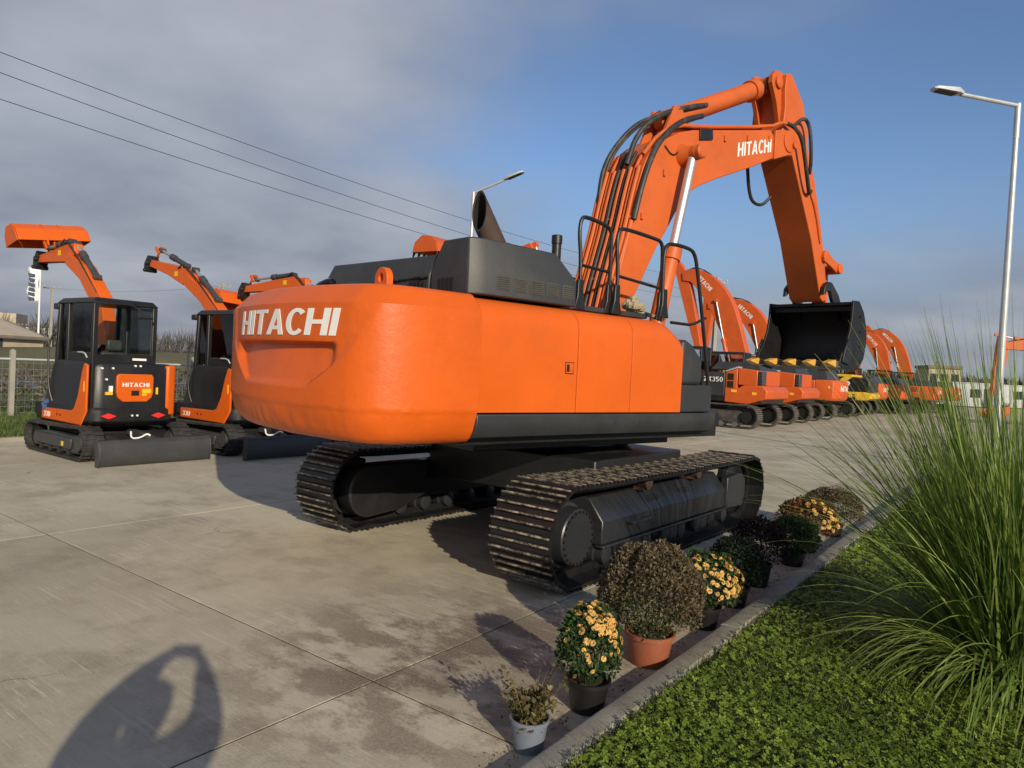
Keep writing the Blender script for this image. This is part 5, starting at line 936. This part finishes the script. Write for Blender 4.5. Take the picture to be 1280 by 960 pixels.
def verge_grass():
    N = 60000; s = rng.uniform(0, 40, N); t = rng.uniform(-21, -14.8, N); b = np.stack([s*.6+t*.8, s*.8-t*.6, np.full(N, .05)], 1); k_ = rng.random(N) < np.clip(16/np.hypot(b[:,0], b[:,1]), 0, 1)**1.5; b = b[k_]; n = len(b)
    V, F, k = blades(b, np.stack([rng.normal(0, .4, n), rng.normal(0, .4, n), np.ones(n)], 1), rng.uniform(.06, .16, n), .008, .6, 2)
    tag(leafmesh('verge_grass', V, F, np.repeat(np.clip(rng.normal(.45, .25, n), 0, 1), k), 'vergeblade'), 'rough grass on the left verge behind the mini excavators', 'grass', kind='stuff')
    n = 42000; s = rng.uniform(-4, 60, n); t = rng.uniform(-23.2, -20.2, n); top = 1.0+.25*np.sin(s*1.3)+.2*np.sin(s*3.1+t); z = rng.uniform(.0, 1., n)**.8*top*np.clip(1-(np.abs(t+21.7)/1.7)**3, .2, 1)
    C = np.stack([s*.6+t*.8, s*.8-t*.6, z], 1); V, F = leaves(C, np.array([0, 0, .8]), rng.uniform(.08, .26, n), rng.uniform(.006, .022, n)); tag(leafmesh('dry_hedge', V, F, np.repeat(rng.random(n), 4), 'hedge'), 'brown dry shrubs massed behind the wire fence', 'shrubs', kind='stuff')
    n = 70000; s = rng.uniform(-40, 420, n); t = -112+rng.normal(0, 5, n); ht = 5.2+1.8*np.sin(s*.09)+1.2*np.sin(s*.31+1)+.8*np.sin(s*.8); z0 = rng.uniform(0, 1, n)**.7
    b = np.stack([s*.6+t*.8, s*.8-t*.6, z0*ht*.75], 1); V, F, k = blades(b, np.stack([rng.normal(0, .28, n), rng.normal(0, .28, n), np.ones(n)], 1), rng.uniform(.8, 2.6, n), rng.uniform(.015, .06, n), .0, 2)
    tag(leafmesh('bare_wood', V, F, np.repeat(rng.random(n), k), 'wood'), 'far line of bare grey trees along the left horizon', 'woodland', kind='stuff')
    n = 16000; s = rng.uniform(95, 420, n); t = rng.uniform(-30, 330, n); x = s*.6+t*.8; 
    b = np.stack([rng.uniform(60, 420, n), rng.normal(230, 10, n), rng.uniform(0, 1, n)**.8*5], 1); V, F, k = blades(b, np.stack([rng.normal(0, .5, n), rng.normal(0, .5, n), np.ones(n)], 1), rng.uniform(1.2, 3, n), rng.uniform(.1, .3, n), .2, 2)
    tag(leafmesh('far_trees', V, F, np.repeat(rng.random(n), k), 'wood'), 'far belt of grey-green trees on the right horizon', 'woodland', kind='stuff')
verge_grass()
# ornamental grass: a fountain of long arching blades
def pampas(c, label):
    n = 2400; ang = rng.uniform(0, 2*math.pi, n); rad = .32*np.sqrt(rng.random(n)); base = np.stack([c[0]+rad*np.cos(ang), c[1]+rad*np.sin(ang), np.full(n, c[2])], 1)
    lean = np.abs(rng.normal(.15, .19, n))+rad*.55; a2 = ang+rng.normal(0, .5, n); d = np.stack([np.cos(a2)*lean, np.sin(a2)*lean, np.ones(n)], 1); L = rng.uniform(1.0, 2.45, n)*(1-.18*np.clip(lean, 0, 1)); dr = rng.uniform(.12, .55, n)+lean*1.25+(rng.random(n) < .12)*rng.uniform(.4, 1.2, n)
    V, F, k = blades(base, d, L, rng.uniform(.0040, .0085, n), dr, 12); t = np.clip(rng.normal(.42, .24, n), 0, 1); t = t[:, None]+np.repeat(np.linspace(0, .22, k//2), 2)[None, :]
    # older blades laid over to all sides at the foot
    m = 800; ang = rng.uniform(0, 2*math.pi, m); base = np.stack([c[0]+.36*np.cos(ang), c[1]+.36*np.sin(ang), np.full(m, c[2]+.05)], 1); a2 = ang+rng.normal(0, .3, m); d = np.stack([np.cos(a2), np.sin(a2), rng.uniform(.5, 1.3, m)], 1)
    V2, F2, k2 = blades(base, d, rng.uniform(.6, 1.35, m), rng.uniform(.0045, .0085, m), rng.uniform(1.3, 2.6, m), 12); V2[:, 2] = np.maximum(V2[:, 2], .075); t2 = np.clip(rng.normal(.62, .22, m), 0, 1)[:, None]+np.repeat(np.linspace(0, .2, k2//2), 2)[None, :]
    tag(leafmesh('ornamental_grass', np.concatenate([V, V2]), np.concatenate([F, F2+len(V)]), np.clip(np.concatenate([t.ravel(), t2.ravel()]), 0, 1), 'pampas'), label, 'ornamental grass')
pampas((3.22, 4.3, .06), 'tall clump of arching ornamental grass on the lawn at right')
# potted chrysanthemums
def pot(s, t, r, h, mat, label, plant, seed):
    global rng
    rng = np.random.default_rng(seed); G = empty('flower_pot', st(s, t), 0, label, 'potted plant', 'flower pots lined up along the kerb')
    m = MB(); m.lathe([(r*.74, .0), (r*.76, .004), (r*.96, h*.86), (r*1.04, h*.87), (r*1.05, h), (r*.97, h), (r*.93, h*.86), (r*.9, h*.80)], 36); m.build('pot', mat, G, smooth=30)
    MB().lathe([(r*.90, h*.82), (r*.5, h*.88), (.001, h*.9)], 20).build('soil', 'soil', G)
    kind, R_, H_, n, lm, flowers = plant; zc = h*.82; ls = .034 if lm in ('mum_green', 'mum_rust') else .026
    if kind == 'dome':
        # leaves on and under a lumpy dome carried by many stems
        u = unit(rng.normal(size=(n, 3))); u[:, 2] = np.where(u[:, 2] < -.45, -u[:, 2], u[:, 2]); ph = np.arctan2(u[:,1], u[:,0]); lump = 1+.04*np.sin(ph*3+seed)+.06*np.sin(ph*5+u[:,2]*6+seed)+.05*np.sin(u[:,0]*11+seed)*np.cos(u[:,1]*9)
        rr = (1-.40*rng.random(n)**2.2)*lump; C = np.stack([u[:,0]*R_*rr, u[:,1]*R_*rr, zc+H_*.45+u[:,2]*H_*.55*rr], 1); C[:, 2] = np.maximum(C[:, 2], h*.55)
        V, F = leaves(C, u*.6+np.array([0,0,.35]), rng.uniform(.6, 1.2, n)*ls, rng.uniform(.6, 1.2, n)*ls*.27)
        patch = .5+.5*np.sin(u[:,0]*4.3+seed)*np.cos(u[:,2]*5+u[:,1]*3); tone = np.clip(rng.normal(.45, .2, n)+.25*(patch-.5), 0, 1)
        if isinstance(lm, tuple):
            sel = np.exp(-((u-np.array([-.35,-.8,-.35]))**2).sum(1)/.45)+rng.normal(0, .16, n) > .42
            for nm, q, mt in (('green_foliage', sel, lm[0]), ('withered_foliage', ~sel, lm[1])): idx = np.where(q)[0]; VV = V.reshape(-1, 4, 3)[idx].reshape(-1, 3); leafmesh(nm, VV, np.arange(len(VV)).reshape(-1, 4), np.repeat(tone[idx], 4), mt, G, 'stuff')
        else: leafmesh('foliage', V, F, np.repeat(tone, 4), lm, G, 'stuff')
        k = 60; a = rng.uniform(0, 6.28, k); rad = R_*.75*np.sqrt(rng.random(k)); tips = np.stack([rad*np.cos(a), rad*np.sin(a), np.full(k, zc+H_*.55)], 1); b = np.stack([r*.45*np.cos(a), r*.45*np.sin(a), np.full(k, h*.8)], 1)
        V, F, kk = blades(b, tips-b, np.linalg.norm(tips-b, axis=1), .003, .0, 2); leafmesh('stems', V, F, np.full(len(V), .0), 'mum_mix', G, 'stuff')
        if flowers:
            nf, fr, (fx, fy, fz), spread = flowers; f0 = None; cen = unit(np.array([[fx, fy, fz]], float))[0]; cnt = 0
            while cnt < nf:
                u1 = unit(rng.normal(size=3)*spread+cen); 
                if u1[2] < -.2: continue
                ph = math.atan2(u1[1], u1[0]); lp = 1+.04*math.sin(ph*3+seed)+.06*math.sin(ph*5+u1[2]*6+seed)+.05*math.sin(u1[0]*11+seed)*math.cos(u1[1]*9)
                p = Vector((u1[0]*R_*lp*1.02, u1[1]*R_*lp*1.02, zc+H_*.45+u1[2]*H_*.55*lp*1.02))
                if f0 is None:
                    Vf, Ff, Tf = [], [], []
                    for ring_, (rr_, up_, k) in enumerate(((1., .10, 11), (.72, .32, 9), (.42, .5, 6))):
                        for j in range(k):
                            a_ = 6.283*(j+.5*ring_)/k; c_, s_ = math.cos(a_), math.sin(a_); w_ = .26*fr*(1.1-.2*ring_); o_ = len(Vf)
                            Vf += [(0,0,.05*fr), (c_*rr_*fr*.6-s_*w_, s_*rr_*fr*.6+c_*w_, up_*fr*.7), (c_*rr_*fr, s_*rr_*fr, up_*fr), (c_*rr_*fr*.6+s_*w_, s_*rr_*fr*.6-c_*w_, up_*fr*.7)]; Ff.append((o_,o_+1,o_+2,o_+3)); Tf += [.35, .3+.3*random.random(), .45+.5*random.random(), .3+.3*random.random()]
                    o = leafmesh('bloom', Vf, Ff, Tf, 'bloom', G); f0 = o
                else: o = f0.copy(); COL.objects.link(o)
                o.location = p; o.rotation_euler = (Vector(u1)+Vector(rng.normal(size=3)*.3)).to_track_quat('Z', 'Y').to_euler(); sc_ = random.uniform(.7, 1.2); o.scale = (sc_, sc_, sc_); cnt += 1
    else:
        k = 55; a = rng.uniform(0, 6.28, k); b = np.stack([r*.6*rng.random(k)*np.cos(a), r*.6*rng.random(k)*np.sin(a), np.full(k, h*.82)], 1); d = np.stack([np.cos(a)*.55, np.sin(a)*.55, np.ones(k)], 1); L = rng.uniform(.08, H_, k)
        V, F, kk = blades(b, d, L, .0022, rng.uniform(-.2, .35, k), 5); leafmesh('stems', V, F, np.repeat(np.clip(rng.normal(.7, .2, k), 0, 1), kk), 'scrag', G, 'stuff')
        q = rng.integers(0, k, n); f = rng.random(n)**1.3*.75; C = b[q]+unit(d[q])*(L[q]*f)[:, None]+rng.normal(0, .018, (n, 3)); C[:,2] = np.maximum(C[:,2], h*.8)
        V, F = leaves(C, np.array([0, 0, .2]), rng.uniform(.018, .042, n), rng.uniform(.006, .013, n)); leafmesh('foliage', V, F, np.repeat(np.clip(rng.normal(.35, .28, n), 0, 1), 4), 'scrag', G, 'stuff')
    return G
cam_dir = (-.35, -.85, .35)
pot(2.74, -1.850, .092, .155, 'pot_grey', 'small grey pot with a straggly half-dead plant, nearest of the row', ('scrag', .12, .34, 950, None, None), 11)
pot(3.27, -1.845, .115, .17, 'pot_black', 'black pot with green leaves and a cap of yellow chrysanthemum blooms', ('dome', .165, .40, 3000, 'mum_green', (140, .019, (.28, -.35, .85), .42)), 12)
pot(4.06, -1.875, .15, .20, 'terracotta', 'terracotta pot with the largest, half withered brown chrysanthemum ball', ('dome', .315, .56, 17000, ('mum_mix', 'mum_dry'), None), 13)
pot(4.92, -1.865, .12, .16, 'pot_black', 'pot of yellow blooms half hidden behind the largest withered ball', ('dome', .23, .40, 3200, 'mum_green', (120, .022, (.75, -.5, .35), .75)), 14)
pot(5.56, -1.875, .12, .16, 'pot_black', 'round dark green chrysanthemum just behind the yellow blooms', ('dome', .22, .40, 5200, 'mum_dark', None), 15)
pot(6.26, -1.915, .12, .20, 'pot_black', 'almost black withered chrysanthemum in a black pot, in the middle of the row', ('dome', .24, .42, 5200, 'mum_burgundy', None), 16)
pot(7.22, -1.875, .12, .14, 'pot_black', 'mid green leafy chrysanthemum right behind the almost black one', ('dome', .23, .34, 4200, 'mum_green', None), 17)
pot(7.96, -1.935, .13, .16, 'pot_black', 'rust brown chrysanthemum dotted with yellow blooms near the far end', ('dome', .30, .42, 4600, 'mum_rust', (34, .028, (.5, -.7, .1), .6)), 18)
pot(8.99, -1.915, .13, .16, 'pot_black', 'farthest pot of the row, a dull brown-green chrysanthemum ball', ('dome', .33, .42, 9000, ('mum_mix', 'mum_dry'), None), 19)
# loose leaf litter in the gutter
def litter():
    n = 900; s = rng.uniform(2, 12, n); t = -1.80-np.abs(rng.normal(0, .10, n)); C = np.stack([s*.6+t*.8, s*.8-t*.6, np.full(n, .004)], 1); V, F = leaves(C, np.array([0,0,.05]), rng.uniform(.01, .03, n), rng.uniform(.003, .008, n)); V[:,2] = np.clip(V[:,2], .003, .02)
    tag(leafmesh('leaf_litter', V, F, np.repeat(rng.random(n), 4), 'mum_dry'), 'dry leaf crumbs scattered along the gutter', 'litter', kind='stuff')
litter()
# ------------------------------------------------------------------ the photographer, standing behind the camera and casting the shadow at lower left
def person():
    J = {'pelvis': (0,0,.93), 'waist': (0,0,1.08), 'chest': (0,.02,1.28), 'neck': (.03,.04,1.47), 'head0': (.05,.08,1.56), 'head1': (.08,.10,1.66), 'head2': (.08,.09,1.745)}
    E_ = [('pelvis','waist'),('waist','chest'),('chest','neck'),('neck','head0'),('head0','head1'),('head1','head2')]; Rr = {'pelvis': (.22,.15), 'waist': (.23,.15), 'chest': (.25,.16), 'neck': (.065,.065), 'head0': (.085,.10), 'head1': (.10,.115), 'head2': (.07,.085)}
    for s, n in ((-1, 'l'), (1, 'r')):
        J.update({'hip'+n: (s*.10,0,.88), 'knee'+n: (s*.13,.03,.48), 'ank'+n: (s*.15,-.02,.09), 'toe'+n: (s*.17,.16,.035), 'sho'+n: (s*.19,.02,1.41), 'elb'+n: (s*.27+.06,.16,1.50), 'wri'+n: (s*.15+.12,.28,1.73)})
        E_ += [('pelvis','hip'+n),('hip'+n,'knee'+n),('knee'+n,'ank'+n),('ank'+n,'toe'+n),('chest','sho'+n),('sho'+n,'elb'+n),('elb'+n,'wri'+n)]
        Rr.update({'hip'+n: (.10,.10), 'knee'+n: (.065,.065), 'ank'+n: (.045,.05), 'toe'+n: (.04,.03), 'sho'+n: (.15,.14), 'elb'+n: (.11,.10), 'wri'+n: (.065,.065)})
        for k in range(4): nm = 'f%d%s' % (k, n); J[nm] = (s*.10+.12, .315, 1.80-.022*k); J[nm+'t'] = (s*.06+.12, .325, 1.815-.022*k); E_ += [('wri'+n, nm), (nm, nm+'t')]; Rr[nm] = (.011,.011); Rr[nm+'t'] = (.009,.009)
        J['th'+n] = (s*.11+.12, .27, 1.80); E_.append(('wri'+n, 'th'+n)); Rr['th'+n] = (.011,.011)
    ks = list(J); me = bpy.data.meshes.new('person'); me.from_pydata([J[k] for k in ks], [(ks.index(a), ks.index(b)) for a, b in E_], []); o = link('person', me); me.materials.append(MATS['jacket'])
    o.modifiers.new('skin', 'SKIN'); o.modifiers.new('sub', 'SUBSURF').levels = 1; o.modifiers['sub'].render_levels = 1
    for i, k in enumerate(ks): me.skin_vertices[0].data[i].radius = Rr[k]; me.skin_vertices[0].data[i].use_root = (k == 'pelvis')
    o.location = (-.10, -.44, .0); tag(o, 'person in dark jacket raising a phone, casting the shadow at lower left', 'person')
    tag(B(-.085, .085, -.005, .004, -.04, .04).build('phone', 'glassblack', bevel=.004), 'black phone held up in both hands by the person', 'phone').location = (.02, -.08, 1.79)
person()
